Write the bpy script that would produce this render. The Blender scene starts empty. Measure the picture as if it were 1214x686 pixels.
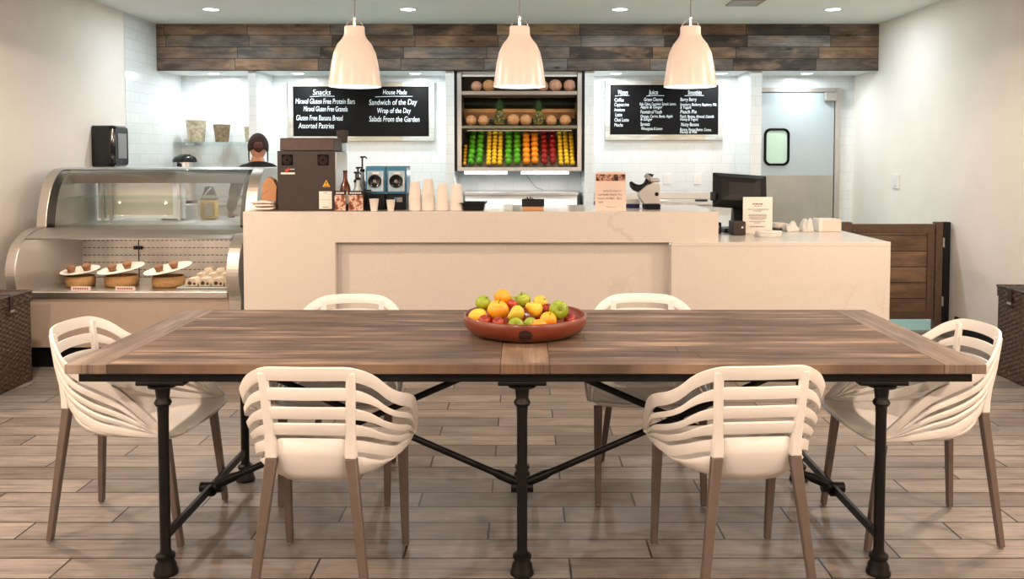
EXPO = 0.06; WORLD = .3
E_CEIL, E_SOFF, E_WARM, E_PEND, E_CASE, E_TUBE, E_SHELF = 16, 8, 145, 8, 3.6, 4, 3
C_COOL, C_WARM, C_PEND = (.89, .965, 1.0), (1.0, .775, .60), (1.0, .94, .88)
FRUIT = [
 ('apple', 'apple', -.159, 3.50, .881, .0328, None, 'gapple', 'green apple at the upper left of the fruit pile', (.3, .5, 0), 'apple'),
 ('orange', 'orange', -.081, 3.52, .901, .0351, None, 'orange', 'orange on the very top of the fruit pile', (0, 0, 0), 'orange'),
 ('apple', 'apple', .003, 3.53, .888, .0331, None, 'gapple', 'green apple on top of the pile, right of the topmost orange', (.2, -.3, 0), 'apple'),
 ('apple', 'apple', -.034, 3.58, .873, .0249, None, 'gapple', 'small green apple half hidden behind the pile under the topmost orange', (.2, .3, 0), 'apple'),
 ('apple', 'apple', .075, 3.5085, .881, .0306, None, 'pear', 'yellow green apple peeking out behind the big yellow pear', (.4, .8, 0), 'apple'),
 ('peach', 'apple', -.097, 3.43, .864, .0435, None, 'blush', 'large yellow peach with orange blush, biggest fruit in the bowl', (.15, .1, 0), 'peach'),
 ('pear', 'pear', .052, 3.4292, .866, .031, None, 'yapple', 'yellow orange pear lying with its neck to the left', (0, -1.05, .15), 'pear'),
 ('pear', 'pear', -.020, 3.37, .863, .030, None, 'pear', 'yellow green pear in the middle with its neck down left', (.2, -2.1, 0), 'pear'),
 ('apple', 'apple', .146, 3.4064, .868, .0391, None, 'gapple', 'green apple at the right of the pile with its dimple showing', (1.35, .25, 0), 'apple'),
 ('mango', 'mango', -.179, 3.40, .844, .038, None, 'yapple', 'yellow mango lying at the left rim of the bowl', (0, -.2, .1), 'mango'),
 ('pear', 'apple', .103, 3.3536, .839, .0335, None, 'blush', 'dull orange pear below the dimpled green apple', (.3, .2, 0), 'pear'),
 ('apple', 'apple', -.024, 3.2818, .828, .0328, None, 'gapple', 'yellow green apple at the front rim, below the middle pear', (1.2, 0, 0), 'apple'),
 ('apple', 'apple', .033, 3.323, .827, .0279, None, 'gapple', 'small green apple low in the front beside the rim orange', (.8, .6, 0), 'apple'),
 ('orange', 'orange', .066, 3.2702, .8253, .0328, None, 'orange', 'orange at the front rim of the bowl', (0, 0, 0), 'orange'),
 ('plum', 'apple', -.038, 3.46, .883, .022, None, 'red', 'small red plum in the middle of the pile', (0, .4, 0), 'plum'),
 ('plum', 'apple', -.094, 3.31, .835, .025, None, 'red', 'dark red plum at the front rim below the big peach', (.4, 0, 0), 'plum'),
 ('plum', 'apple', -.146, 3.32, .842, .0241, None, 'red', 'orange red plum in front of the yellow mango', (.4, .5, 0), 'plum'),
 ('plum', 'apple', .192, 3.43, .824, .027, None, 'red', 'red plum alone at the far right inside the bowl', (.4, -.5, 0), 'plum'),
 ('plum', 'apple', .10, 3.4623, .861, .0241, None, 'red', 'dark plum tucked between the pear and the dimpled apple', (.3, 0, 0), 'plum'),
 ('apple', 'apple', -.115, 3.54, .812, .032, None, 'redap', 'red apple at the back of the bowl behind the left side of the pile', (0, 0, 0), 'apple'),
 ('apple', 'apple', -.012, 3.52, .812, .032, None, 'redap', 'red apple at the back of the bowl behind the middle of the pile', (0, 0, 0), 'apple'),
 ('apple', 'apple', .085, 3.54, .812, .032, None, 'redap', 'red apple at the back of the bowl behind the right side of the pile', (0, 0, 0), 'apple'),
]
import bpy, bmesh, math, random
from mathutils import Vector, Matrix, Euler, noise as mnoise
random.seed(7)
PI = math.pi
SC = bpy.context.scene
COL = SC.collection
V = Vector

# ------------------------------------------------------------------ mesh helpers
class B:
    """collects shapes into one bmesh"""
    def __init__(s):
        s.bm = bmesh.new()
    def box(s, x0, x1, y0, y1, z0, z1, bev=0.0, rot=None, seg=2):
        g = bmesh.ops.create_cube(s.bm, size=1.0)
        vs = g['verts']
        c = V(((x0+x1)/2, (y0+y1)/2, (z0+z1)/2))
        for v in vs:
            v.co = V((v.co.x*(x1-x0), v.co.y*(y1-y0), v.co.z*(z1-z0)))
        if bev > 0:
            es = list({e for v in vs for e in v.link_edges})
            r = bmesh.ops.bevel(s.bm, geom=es, offset=bev, segments=seg, affect='EDGES', profile=0.5)
            vs = list({v for f in r['faces'] for v in f.verts} | {v for v in vs if v.is_valid})
        for v in vs:
            v.co = (rot @ v.co if rot else v.co) + c
        return s
    def rings(s, rings, close_u=True, cap0=False, cap1=False):
        rows = [[s.bm.verts.new(p) for p in r] for r in rings]
        n = len(rows[0])
        for a, b in zip(rows[:-1], rows[1:]):
            for i in range(n if close_u else n-1):
                j = (i+1) % n
                try: s.bm.faces.new((a[i], a[j], b[j], b[i]))
                except ValueError: pass
        if cap0: s.bm.faces.new(list(reversed(rows[0])))
        if cap1: s.bm.faces.new(rows[-1])
        return rows
    def lathe(s, prof, c=(0, 0, 0), n=24, cap0=True, cap1=True, mat=None):
        c = V(c)
        R = []
        for r, z in prof:
            r = max(r, 1e-5)
            R.append([V((r*math.cos(2*PI*i/n), r*math.sin(2*PI*i/n), z)) for i in range(n)])
        R = [[(mat @ p if mat else p) + c for p in ring] for ring in R]
        s.rings(R, True, cap0, cap1)
        return s
    def tube(s, pts, rad, n=10, caps=True):
        pts = [V(p) for p in pts]
        rads = rad if isinstance(rad, (list, tuple)) else [rad]*len(pts)
        up = None
        R = []
        for i, p in enumerate(pts):
            t = ((pts[min(i+1, len(pts)-1)] - pts[max(i-1, 0)])).normalized()
            if up is None:
                up = V((0, 0, 1)) if abs(t.z) < .9 else V((1, 0, 0))
            a = t.cross(up)
            if a.length < 1e-6: a = t.orthogonal()
            a.normalize(); b = a.cross(t).normalized(); up = b
            R.append([p + rads[i]*(math.cos(2*PI*k/n)*a + math.sin(2*PI*k/n)*b) for k in range(n)])
        s.rings(R, True, caps, caps)
        return s
    def bar(s, p0, p1, w0, d0, w1=None, d1=None, up=(0, 1, 0)):
        """tapered rectangular bar"""
        p0, p1 = V(p0), V(p1)
        w1 = w0 if w1 is None else w1; d1 = d0 if d1 is None else d1
        t = (p1-p0).normalized(); a = t.cross(V(up)).normalized(); b = a.cross(t).normalized()
        q = lambda p, w, d: [p + a*sx*w/2 + b*sy*d/2 for sx, sy in ((-1, -1), (1, -1), (1, 1), (-1, 1))]
        s.rings([q(p0, w0, d0), q(p1, w1, d1)], True, True, True)
        return s
    def prism(s, poly, axis, a, b):
        """poly of 2d points extruded along axis ('x': (y,z), 'y': (x,z), 'z': (x,y))"""
        f = {'x': lambda u, v, t: (t, u, v), 'y': lambda u, v, t: (u, t, v), 'z': lambda u, v, t: (u, v, t)}[axis]
        s.rings([[f(u, v, a) for u, v in poly], [f(u, v, b) for u, v in poly]], True, True, True)
        return s
    def ball(s, c, r, seg=16, rows=10, mat=None):
        sx, sy, sz = r if isinstance(r, (tuple, list)) else (r, r, r)
        g = bmesh.ops.create_uvsphere(s.bm, u_segments=seg, v_segments=rows, radius=1.0)
        for v in g['verts']:
            p = V((v.co.x*sx, v.co.y*sy, v.co.z*sz))
            v.co = (mat @ p if mat else p) + V(c)
        return s
    def torus(s, c, R, r, n=24, m=8, mat=None, a0=0, a1=2*PI):
        full = abs(a1-a0-2*PI) < 1e-6
        pts = []
        N = n if full else n+1
        for i in range(N):
            t = a0+(a1-a0)*i/n
            ring = []
            for k in range(m):
                u = 2*PI*k/m
                p = V(((R+r*math.cos(u))*math.cos(t), (R+r*math.cos(u))*math.sin(t), r*math.sin(u)))
                ring.append((mat @ p if mat else p)+V(c))
            pts.append(ring)
        if full: pts.append(pts[0])
        s.rings(pts, True, not full, not full)
        if full: bmesh.ops.remove_doubles(s.bm, verts=s.bm.verts, dist=1e-6)
        return s
    def sheet(s, grid, close=False):
        s.rings(grid, close)
        return s

def obj(name, b, mat=None, parent=None, smooth=None, mods=(), **props):
    """links the collected shapes as ONE mesh object, origin at its base (or in its parent's frame)"""
    bm = b.bm if isinstance(b, B) else b
    bmesh.ops.recalc_face_normals(bm, faces=bm.faces)
    off = V((0, 0, 0))
    if parent is not None:
        off = wloc(parent)
    elif len(bm.verts):
        lo = [min(v.co[i] for v in bm.verts) for i in range(3)]
        hi = [max(v.co[i] for v in bm.verts) for i in range(3)]
        off = V(((lo[0]+hi[0])/2, (lo[1]+hi[1])/2, lo[2]))
    me = bpy.data.meshes.new(name)
    bmesh.ops.translate(bm, verts=bm.verts, vec=-off)
    bm.to_mesh(me); bm.free()
    o = bpy.data.objects.new(name, me); COL.objects.link(o)
    if parent is not None: o.parent = parent
    else: o.location = off
    if mat is not None:
        for m in (mat if isinstance(mat, (list, tuple)) else [mat]): me.materials.append(m)
    if smooth:
        for p in me.polygons: p.use_smooth = True
        if smooth is not True:
            me.set_sharp_from_angle(angle=math.radians(smooth))
    for m in mods: m(o)
    for k, v in props.items(): o[k] = v
    return o

def wloc(o):
    l = V((0, 0, 0))
    while o is not None:
        l += o.location; o = o.parent
    return l

def thing(name, loc, label, cat, group=None):
    o = bpy.data.objects.new(name, None); COL.objects.link(o)
    o.empty_display_size = .1
    o.location = loc; o['label'] = label; o['category'] = cat
    if group: o['group'] = group
    return o

def tag(o, label, cat, group=None, kind=None):
    o['label'] = label; o['category'] = cat
    if group: o['group'] = group
    if kind: o['kind'] = kind
    return o

def struct(o):
    o['kind'] = 'structure'
    return o

def ORD(i, n):
    w_ = ('lowest', 'second from bottom', 'third from bottom', 'fourth from bottom', 'fifth from bottom', 'sixth from bottom', 'seventh from bottom', 'eighth from bottom', 'ninth from bottom')
    return 'topmost' if i == n-1 else w_[i]
def copy_tree(o, loc=None, rot=None, label=None, group=None, parent=None):
    c = o.copy(); COL.objects.link(c)
    if parent is not None: c.parent = parent
    if loc is not None: c.location = loc
    if rot is not None: c.rotation_euler = rot
    if label: c['label'] = label
    if group: c['group'] = group
    for ch in list(o.children): copy_tree(ch, parent=c)
    return c

def solid(t, off=0.0):
    def f(o):
        m = o.modifiers.new('Solidify', 'SOLIDIFY'); m.thickness = t; m.offset = off
    return f
def subd(n=1):
    def f(o):
        m = o.modifiers.new('Subdivision', 'SUBSURF'); m.levels = n; m.render_levels = n
    return f
def bevel(w, seg=2):
    def f(o):
        m = o.modifiers.new('Bevel', 'BEVEL'); m.width = w; m.segments = seg; m.limit_method = 'ANGLE'
    return f

def text(name, s, size, loc, mat, parent, align='CENTER', sx=1.0, shear=0.0, rz=0.0, bold=0.0):
    """lettering standing upright in the XZ plane, facing -Y"""
    cu = bpy.data.curves.new(name, 'FONT'); cu.body = s; cu.size = size; cu.align_x = align
    cu.shear = shear; cu.offset = bold; cu.resolution_u = 3
    t = bpy.data.objects.new(name+'_curve', cu); COL.objects.link(t)
    dg = bpy.context.evaluated_depsgraph_get(); dg.update()
    me = bpy.data.meshes.new_from_object(t.evaluated_get(dg))
    bpy.data.objects.remove(t); bpy.data.curves.remove(cu)
    me.transform(Matrix.Translation(V(loc)) @ Matrix.Rotation(rz, 4, 'Y') @ Matrix.Rotation(PI/2, 4, 'X') @ Matrix.Diagonal((sx, 1, 1, 1)))
    me.materials.clear(); me.materials.append(mat)
    return me

def join_text(name, meshes, mat, parent, extra=None):
    bm = bmesh.new()
    for me in meshes:
        bm.from_mesh(me); bpy.data.meshes.remove(me)
    if extra is not None:
        tmp = bpy.data.meshes.new('x'); extra.bm.to_mesh(tmp); extra.bm.free(); bm.from_mesh(tmp); bpy.data.meshes.remove(tmp)
    off = wloc(parent)
    bmesh.ops.translate(bm, verts=bm.verts, vec=-off)
    me = bpy.data.meshes.new(name); bm.to_mesh(me); bm.free(); me.materials.append(mat)
    o = bpy.data.objects.new(name, me); COL.objects.link(o); o.parent = parent
    return o

# ------------------------------------------------------------------ material helpers
def srgb(r, g, b):
    f = lambda c: (c/255/12.92) if c/255 <= .04045 else ((c/255+.055)/1.055)**2.4
    return (f(r), f(g), f(b), 1)

class NT:
    def __init__(s, name):
        s.m = bpy.data.materials.new(name); s.m.use_nodes = True
        s.t = s.m.node_tree; s.n = s.t.nodes; s.l = s.t.links
        s.p = s.n['Principled BSDF']; s.out = s.n['Material Output']
    def new(s, typ, **kw):
        n = s.n.new(typ)
        for k, v in kw.items(): setattr(n, k, v)
        return n
    def set(s, sock, v):
        if isinstance(v, bpy.types.NodeSocket): s.l.new(v, sock)
        else: sock.default_value = v
    def math(s, op, a, b=0.0, c=0.0):
        n = s.new('ShaderNodeMath', operation=op)
        s.set(n.inputs[0], a); s.set(n.inputs[1], b); s.set(n.inputs[2], c)
        return n.outputs[0]
    def comb(s, x, y, z=0.0):
        n = s.new('ShaderNodeCombineXYZ')
        for i, v in enumerate((x, y, z)): s.set(n.inputs[i], v)
        return n.outputs[0]
    def coords(s):
        tc = s.new('ShaderNodeTexCoord'); sp = s.new('ShaderNodeSeparateXYZ')
        s.l.new(tc.outputs['Object'], sp.inputs[0])
        return tc.outputs['Object'], sp.outputs[0], sp.outputs[1], sp.outputs[2]
    def noise(s, vec, scale, detail=3, rough=.5):
        n = s.new('ShaderNodeTexNoise'); s.set(n.inputs['Vector'], vec)
        n.inputs['Scale'].default_value = scale; n.inputs['Detail'].default_value = detail; n.inputs['Roughness'].default_value = rough
        return n.outputs[0]
    def white(s, vec):
        n = s.new('ShaderNodeTexWhiteNoise', noise_dimensions='3D'); s.set(n.inputs['Vector'], vec)
        return n.outputs['Value'], n.outputs['Color']
    def ramp(s, fac, stops, interp='LINEAR'):
        n = s.new('ShaderNodeValToRGB'); s.set(n.inputs[0], fac)
        cr = n.color_ramp; cr.interpolation = interp
        while len(cr.elements) < len(stops): cr.elements.new(.5)
        for e, (p, c) in zip(cr.elements, stops): e.position = p; e.color = c
        return n.outputs[0]
    def mix(s, fac, a, b, blend='MIX'):
        n = s.new('ShaderNodeMix', data_type='RGBA', blend_type=blend)
        s.set(n.inputs[0], fac); s.set(n.inputs[6], a); s.set(n.inputs[7], b)
        return n.outputs[2]
    def bump(s, h, strength=.3, dist=.01):
        n = s.new('ShaderNodeBump'); s.set(n.inputs['Height'], h)
        n.inputs['Strength'].default_value = strength; n.inputs['Distance'].default_value = dist
        s.l.new(n.outputs[0], s.p.inputs['Normal'])
    def color(s, c): s.set(s.p.inputs['Base Color'], c)

def plain(name, col, rough=.5, metal=0.0, var=.06, scale=8.0, spec=.5, coat=0.0, bump=0.0):
    """a colour with slight natural variation"""
    t = NT(name); vec = t.coords()[0]
    f = t.noise(vec, scale, 4, .6)
    lo = tuple(c*(1-var) for c in col[:3])+(1,); hi = tuple(min(1, c*(1+var)) for c in col[:3])+(1,)
    t.color(t.ramp(f, [(.3, lo), (.7, hi)]))
    t.p.inputs['Roughness'].default_value = rough; t.p.inputs['Metallic'].default_value = metal
    t.p.inputs['Specular IOR Level'].default_value = spec; t.p.inputs['Coat Weight'].default_value = coat
    if bump: t.bump(t.noise(vec, scale*12, 3), bump, .004)
    return t.m

def emit(name, col, strength):
    t = NT(name); t.color((.9, .9, .9, 1))
    t.set(t.p.inputs['Emission Color'], col); t.p.inputs['Emission Strength'].default_value = strength
    return t.m

def glass(name, tint=(.92, .98, .96, 1), refl=.10):
    t = NT(name)
    tr = t.new('ShaderNodeBsdfTransparent'); tr.inputs[0].default_value = tint
    gl = t.new('ShaderNodeBsdfGlossy'); gl.inputs['Roughness'].default_value = .02
    fr = t.new('ShaderNodeLayerWeight'); fr.inputs['Blend'].default_value = .25
    f = t.math('MULTIPLY_ADD', fr.outputs['Fresnel'], .4, refl*.4)
    mx = t.new('ShaderNodeMixShader'); t.set(mx.inputs[0], f)
    t.l.new(tr.outputs[0], mx.inputs[1]); t.l.new(gl.outputs[0], mx.inputs[2]); t.l.new(mx.outputs[0], t.out.inputs[0])
    return t.m

def planks(name, u, v, plen, ph, stops, grain=1.0, rough=.6, gap=.02, gapcol=(.01, .008, .006, 1), step=None, phase=(0, 0), knots=False, bump=.3, gapu=None, light=None, blotch=0.0, gs=(2.2, 46.0), cracks=0.0):
    """boards running along u stacked along v ('x','y','z' of object coordinates)"""
    t = NT(name); vec, X, Y, Z = t.coords(); ax = {'x': X, 'y': Y, 'z': Z}
    U, W = ax[u], ax[v]
    row_f = t.math('DIVIDE', t.math('SUBTRACT', W, phase[1]), ph)
    row = t.math('FLOOR', row_f)
    if step is None:
        sh = t.math('MULTIPLY', t.white(t.comb(row, 3.3, 1.7))[0], 5.0)
    else:
        sh = t.math('MULTIPLY', row, -step/plen)
    uu = t.math('ADD', t.math('DIVIDE', t.math('SUBTRACT', U, phase[0]), plen), sh)
    cell = t.math('FLOOR', uu)
    rv, rc = t.white(t.comb(row, cell, 5.1))
    base = t.ramp(rv, stops)
    sp = t.new('ShaderNodeSeparateColor'); t.l.new(rc, sp.inputs[0])
    # grain stretched along the board
    gu = t.math('ADD', t.math('MULTIPLY', U, gs[0]), t.math('MULTIPLY', sp.outputs[0], 30.0))
    gv = t.math('ADD', t.math('MULTIPLY', W, gs[1]), t.math('MULTIPLY', sp.outputs[1], 30.0))
    g1 = t.noise(t.comb(gu, gv, sp.outputs[2]), 1.0, 5, .65)
    gu2 = t.math('MULTIPLY', gu, 1.4); gv2 = t.math('MULTIPLY', gv, .22)
    g2 = t.noise(t.comb(gu2, gv2, 4.0), 1.0, 4, .6)
    f = t.math('ADD', t.math('MULTIPLY', g1, .6), t.math('MULTIPLY', g2, .4))
    dark = t.ramp(f, [(.33, (1-.62*grain,)*3+(1,)), (.5, (1, 1, 1, 1)), (.68, (1+.25*grain,)*3+(1,))])
    c = t.mix(1.0, base, dark, 'MULTIPLY')
    if light is not None:
        lf = t.ramp(t.noise(t.comb(t.math('MULTIPLY', gu, .9), t.math('MULTIPLY', gv, .12), 9.0), 1.0, 3, .6), [(.52, (0, 0, 0, 1)), (.68, (1, 1, 1, 1))])
        c = t.mix(t.math('MULTIPLY', lf, .75), c, light)
    if blotch:
        bf = t.ramp(t.noise(t.comb(t.math('MULTIPLY', U, 3.0), t.math('MULTIPLY', W, 9.0), 2.0), 1.0, 4, .6), [(.35, (1-blotch,)*3+(1,)), (.6, (1, 1, 1, 1))])
        c = t.mix(1.0, c, bf, 'MULTIPLY')
    if cracks:
        ck = t.noise(t.comb(t.math('MULTIPLY', gu, .55), t.math('MULTIPLY', gv, 2.2), 1.0), 1.0, 2, .5)
        cf = t.ramp(ck, [(.34, (1, 1, 1, 1)), (.42, (0, 0, 0, 1))])
        c = t.mix(t.math('MULTIPLY', cf, cracks), c, (.02, .013, .009, 1))
    if knots:
        vo = t.new('ShaderNodeTexVoronoi', feature='F1'); t.set(vo.inputs['Vector'], t.comb(t.math('MULTIPLY', U, 2.4), t.math('MULTIPLY', W, 6.5), 0.0))
        vo.inputs['Scale'].default_value = 1.0
        kf = t.ramp(vo.outputs['Distance'], [(.05, (1, 1, 1, 1)), (.13, (0, 0, 0, 1))])
        c = t.mix(t.math('MULTIPLY', kf, .8), c, (.012, .008, .006, 1))
    # joints
    fr = t.math('FRACT', row_f); fu = t.math('FRACT', uu)
    gapu = gap if gapu is None else gapu
    e = t.math('MINIMUM', fr, t.math('SUBTRACT', 1.0, fr))
    eu = t.math('MULTIPLY', t.math('MINIMUM', fu, t.math('SUBTRACT', 1.0, fu)), plen/ph)
    m = t.math('MAXIMUM', t.math('LESS_THAN', e, gap), t.math('LESS_THAN', eu, gapu))
    c = t.mix(m, c, gapcol)
    t.color(c)
    t.set(t.p.inputs['Roughness'], t.math('ADD', rough, t.math('MULTIPLY', t.math('SUBTRACT', g1, .5), .35)))
    t.bump(t.math('SUBTRACT', t.math('MULTIPLY', f, .5), m), bump, .004)
    return t.m

def wall_tile(name, gl=.0):
    """white glazed subway tile"""
    t = NT(name); vec, X, Y, Z = t.coords()
    br = t.new('ShaderNodeTexBrick', offset=.5)
    t.set(br.inputs['Vector'], t.comb(t.math('ADD', X, Y), Z, 0.0))
    br.inputs['Color1'].default_value = (.80, .82, .82, 1); br.inputs['Color2'].default_value = (.76, .79, .79, 1); br.inputs['Mortar'].default_value = (.68, .70, .70, 1)
    br.inputs['Scale'].default_value = 1.0; br.inputs['Brick Width'].default_value = .2; br.inputs['Row Height'].default_value = .1
    br.inputs['Mortar Size'].default_value = .003; br.inputs['Mortar Smooth'].default_value = .2
    t.color(br.outputs[0]); t.p.inputs['Roughness'].default_value = .16
    t.bump(t.math('SUBTRACT', 1.0, br.outputs['Fac']), .25, .003)
    return t.m

def wicker(name):
    t = NT(name); vec, X, Y, Z = t.coords()
    f = t.noise(vec, 60, 3, .6)
    t.color(t.ramp(f, [(.3, srgb(34, 25, 20)), (.52, srgb(70, 54, 45)), (.75, srgb(128, 104, 90))]))
    t.p.inputs['Roughness'].default_value = .5
    return t.m

M = {}
M['paint'] = plain('wall paint', (.86, .805, .74, 1), .8, var=.025, scale=3, bump=.05)
M['ceil'] = plain('ceiling paint', (.95, .925, .88, 1), .85, var=.015, scale=2)
M['soffit'] = plain('soffit paint', (.82, .83, .82, 1), .7, var=.01)
M['tile'] = wall_tile('white subway tile')
M['floor'] = planks('wood look floor tile', 'x', 'y', .917, .155,
    [(0, srgb(118, 110, 105)), (.35, srgb(140, 132, 126)), (.7, srgb(158, 149, 142)), (1, srgb(128, 124, 121))], cracks=.3, grain=.95, rough=.42, gap=.026, gapcol=srgb(28, 23, 21), step=.3057, phase=(-.438, 3.111), bump=.25, blotch=.25, gs=(2.5, 60.0))
M['kfloor'] = plain('kitchen floor tile', srgb(150, 186, 176), .35, var=.08, scale=5)
M['beam'] = planks('reclaimed barn boards', 'x', 'z', .85, .118,
    [(0, srgb(58, 48, 43)), (.25, srgb(104, 92, 82)), (.45, srgb(136, 130, 126)), (.6, srgb(118, 88, 68)), (.8, srgb(176, 146, 120)), (1, srgb(80, 64, 54))], grain=1.0, rough=.75, gap=.025, gapu=.02, light=srgb(176, 142, 112), knots=True, bump=.5, blotch=.55)
TW = [(0, srgb(92, 70, 53)), (.35, srgb(108, 84, 66)), (.7, srgb(122, 98, 79)), (1, srgb(101, 80, 64))]
M['ttop'] = planks('weathered table boards', 'x', 'y', 9.0, .0959, TW, grain=1.35, cracks=.75, rough=.62, gap=.018, light=srgb(178, 150, 124), bump=.5, blotch=.5, gs=(1.5, 95.0), phase=(.2, -.5315))
M['tend'] = planks('weathered end board', 'y', 'x', 2.9, .15, [(0, srgb(118, 100, 86)), (1, srgb(140, 120, 104))], cracks=.6, grain=1.2, rough=.55, gap=.0, light=srgb(172, 156, 142), bump=.5, blotch=.35, phase=(.2, -1.9), gs=(1.5, 95.0))
M['tmid'] = planks('weathered cross board', 'y', 'x', 2.9, .2, [(0, srgb(120, 94, 74)), (1, srgb(140, 112, 90))], cracks=.5, grain=1.1, rough=.5, gap=.0, light=srgb(172, 146, 122), bump=.5, blotch=.35, phase=(.2, -.1), gs=(1.5, 95.0))
M['gate'] = planks('dark gate boards', 'x', 'z', 60.0, .135, [(0, srgb(106, 82, 62)), (.5, srgb(136, 108, 82)), (1, srgb(156, 128, 98))], grain=.8, rough=.6, gap=.03, gapu=0.0, light=srgb(140, 112, 84), bump=.4, blotch=.5)
M['gatepost'] = plain('dark gate post wood', srgb(92, 70, 54), .6, var=.25, scale=20)
M['iron'] = plain('blackened iron', srgb(30, 27, 25), .45, .6, var=.25, scale=30, bump=.1)
M['plastic'] = plain('white chair plastic', (.82, .79, .75, 1), .38, var=.015, scale=4)
M['leg'] = plain('taupe painted metal', srgb(112, 98, 90), .45, .25, var=.08, scale=14)
M['glide'] = plain('grey glide', srgb(150, 146, 142), .5)
M['lampw'] = plain('cream enamel', (.67, .595, .545, 1), .30, var=.01, coat=.08)
M['lampin'] = plain('white lamp lining', (.95, .95, .94, 1), .5, var=.0)
M['chrome'] = plain('chrome', (.8, .8, .8, 1), .12, 1.0, var=.02)
M['steel'] = plain('brushed stainless', (.62, .60, .58, 1), .32, 1.0, var=.08, scale=6)
M['steel2'] = plain('satin grey metal', (.52, .49, .46, 1), .42, .85, var=.05, scale=5)
M['black'] = plain('black plastic', srgb(17, 16, 17), .5, var=.15, spec=.3)
M['blackg'] = plain('gloss black plastic', srgb(14, 14, 16), .12, var=.1)
M['rubber'] = plain('black rubber', srgb(12, 11, 11), .8, spec=.15)
M['grey'] = plain('grey plastic', srgb(140, 140, 140), .5)
M['white'] = plain('white plastic', (.82, .81, .79, 1), .4, var=.015)
M['paper'] = plain('white paper', (.84, .79, .74, 1), .8, var=.02)
M['pinkpaper'] = plain('pink tinted card', (.82, .66, .58, 1), .7, var=.02)
M['ink'] = plain('grey print', srgb(92, 76, 72), .8)
M['kraft'] = plain('kraft card', srgb(196, 146, 104), .8, var=.06)
M['chalk'] = plain('white chalk pen', (.86, .92, .95, 1), .7, var=.02)
M['slate'] = plain('black chalkboard', srgb(16, 15, 15), .55, var=.25, scale=3, spec=.12)
M['wicker'] = wicker('dark wicker')
M['leather'] = plain('dark leather', srgb(44, 32, 28), .5, var=.2)
M['terra'] = plain('reddish glazed clay', srgb(116, 50, 28), .32, var=.12, scale=10, coat=.3)
M['terrain'] = plain('red brown clay inside', srgb(120, 46, 28), .3, var=.12, scale=10, coat=.3)
M['burn'] = plain('dark burn mark', srgb(42, 22, 16), .4)
def fruit(name, c1, c2, scale=9, rough=.35, dots=0):
    t = NT(name); vec = t.coords()[0]
    c = t.ramp(t.noise(vec, scale, 3, .5), [(.35, c1), (.65, c2)])
    t.color(c); t.p.inputs['Roughness'].default_value = rough
    if dots: t.bump(t.noise(vec, dots, 2), .25, .002)
    return t.m
M['gapple'] = fruit('green apple skin', srgb(118, 146, 24), srgb(164, 176, 44), 14)
M['yapple'] = fruit('yellow fruit skin', srgb(236, 170, 30), srgb(244, 190, 60), 14)
M['blush'] = fruit('yellow peach skin with orange blush', srgb(240, 184, 40), srgb(228, 140, 32), 12)
M['pear'] = fruit('yellow green pear skin', srgb(190, 170, 40), srgb(208, 180, 60), 16)
M['orange'] = fruit('orange peel', srgb(238, 140, 16), srgb(246, 158, 30), 16, .4, 260)
M['red'] = fruit('red plum skin', srgb(120, 22, 14), srgb(176, 60, 26), 18, .22)
M['redap'] = fruit('red apple skin', srgb(120, 12, 14), srgb(170, 28, 26), 16, .22)
M['greenap'] = fruit('bright green apple skin', srgb(58, 150, 22), srgb(106, 190, 34), 14)
M['lemon'] = fruit('lemon skin', srgb(236, 190, 20), srgb(248, 208, 44), 16, .4, 240)
M['melon'] = fruit('netted melon rind', srgb(190, 128, 78), srgb(216, 168, 116), 60, .7, 120)
M['melonp'] = fruit('pale pink melon rind', srgb(190, 138, 112), srgb(212, 166, 138), 60, .7, 120)
M['stem'] = plain('fruit stem', srgb(70, 50, 28), .7)
def pine():
    t = NT('pineapple rind'); vec, X, Y, Z = t.coords()
    vo = t.new('ShaderNodeTexVoronoi', feature='F1'); t.set(vo.inputs['Vector'], vec); vo.inputs['Scale'].default_value = 55
    t.color(t.ramp(vo.outputs['Distance'], [(.1, srgb(196, 170, 60)), (.4, srgb(120, 104, 34)), (.7, srgb(54, 50, 16))]))
    t.p.inputs['Roughness'].default_value = .6
    t.bump(t.math('SUBTRACT', 1.0, vo.outputs['Distance']), .6, .006)
    return t.m
M['pine'] = pine()
M['leaf'] = plain('pineapple leaf', srgb(62, 96, 44), .5, var=.25, scale=30)
M['glass'] = glass('clear glass', (.985, .995, .99, 1), .05)
M['gglass'] = glass('green edged glass', (.90, .98, .955, 1))
M['pane'] = plain('pale green frosted pane', srgb(190, 214, 196), .25, var=.02)
M['quartz'] = None
def quartz():
    t = NT('pale quartz'); vec = t.coords()[0]
    w = t.noise(vec, 1.6, 6, .6)
    vein = t.ramp(t.math('ABSOLUTE', t.math('SUBTRACT', w, .5)), [(0, (1, 1, 1, 1)), (.018, (0, 0, 0, 1))])
    msk = t.ramp(t.noise(vec, .9, 2), [(.5, (0, 0, 0, 1)), (.65, (1, 1, 1, 1))])
    f = t.math('MULTIPLY', t.math('MULTIPLY', vein, msk), .5)
    sp = t.ramp(t.noise(vec, 60, 2), [(.3, (.66, .618, .568, 1)), (.7, (.685, .643, .592, 1))])
    t.color(t.mix(f, sp, (.5, .46, .42, 1))); t.p.inputs['Roughness'].default_value = .2
    return t.m
M['quartz'] = quartz()
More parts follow.
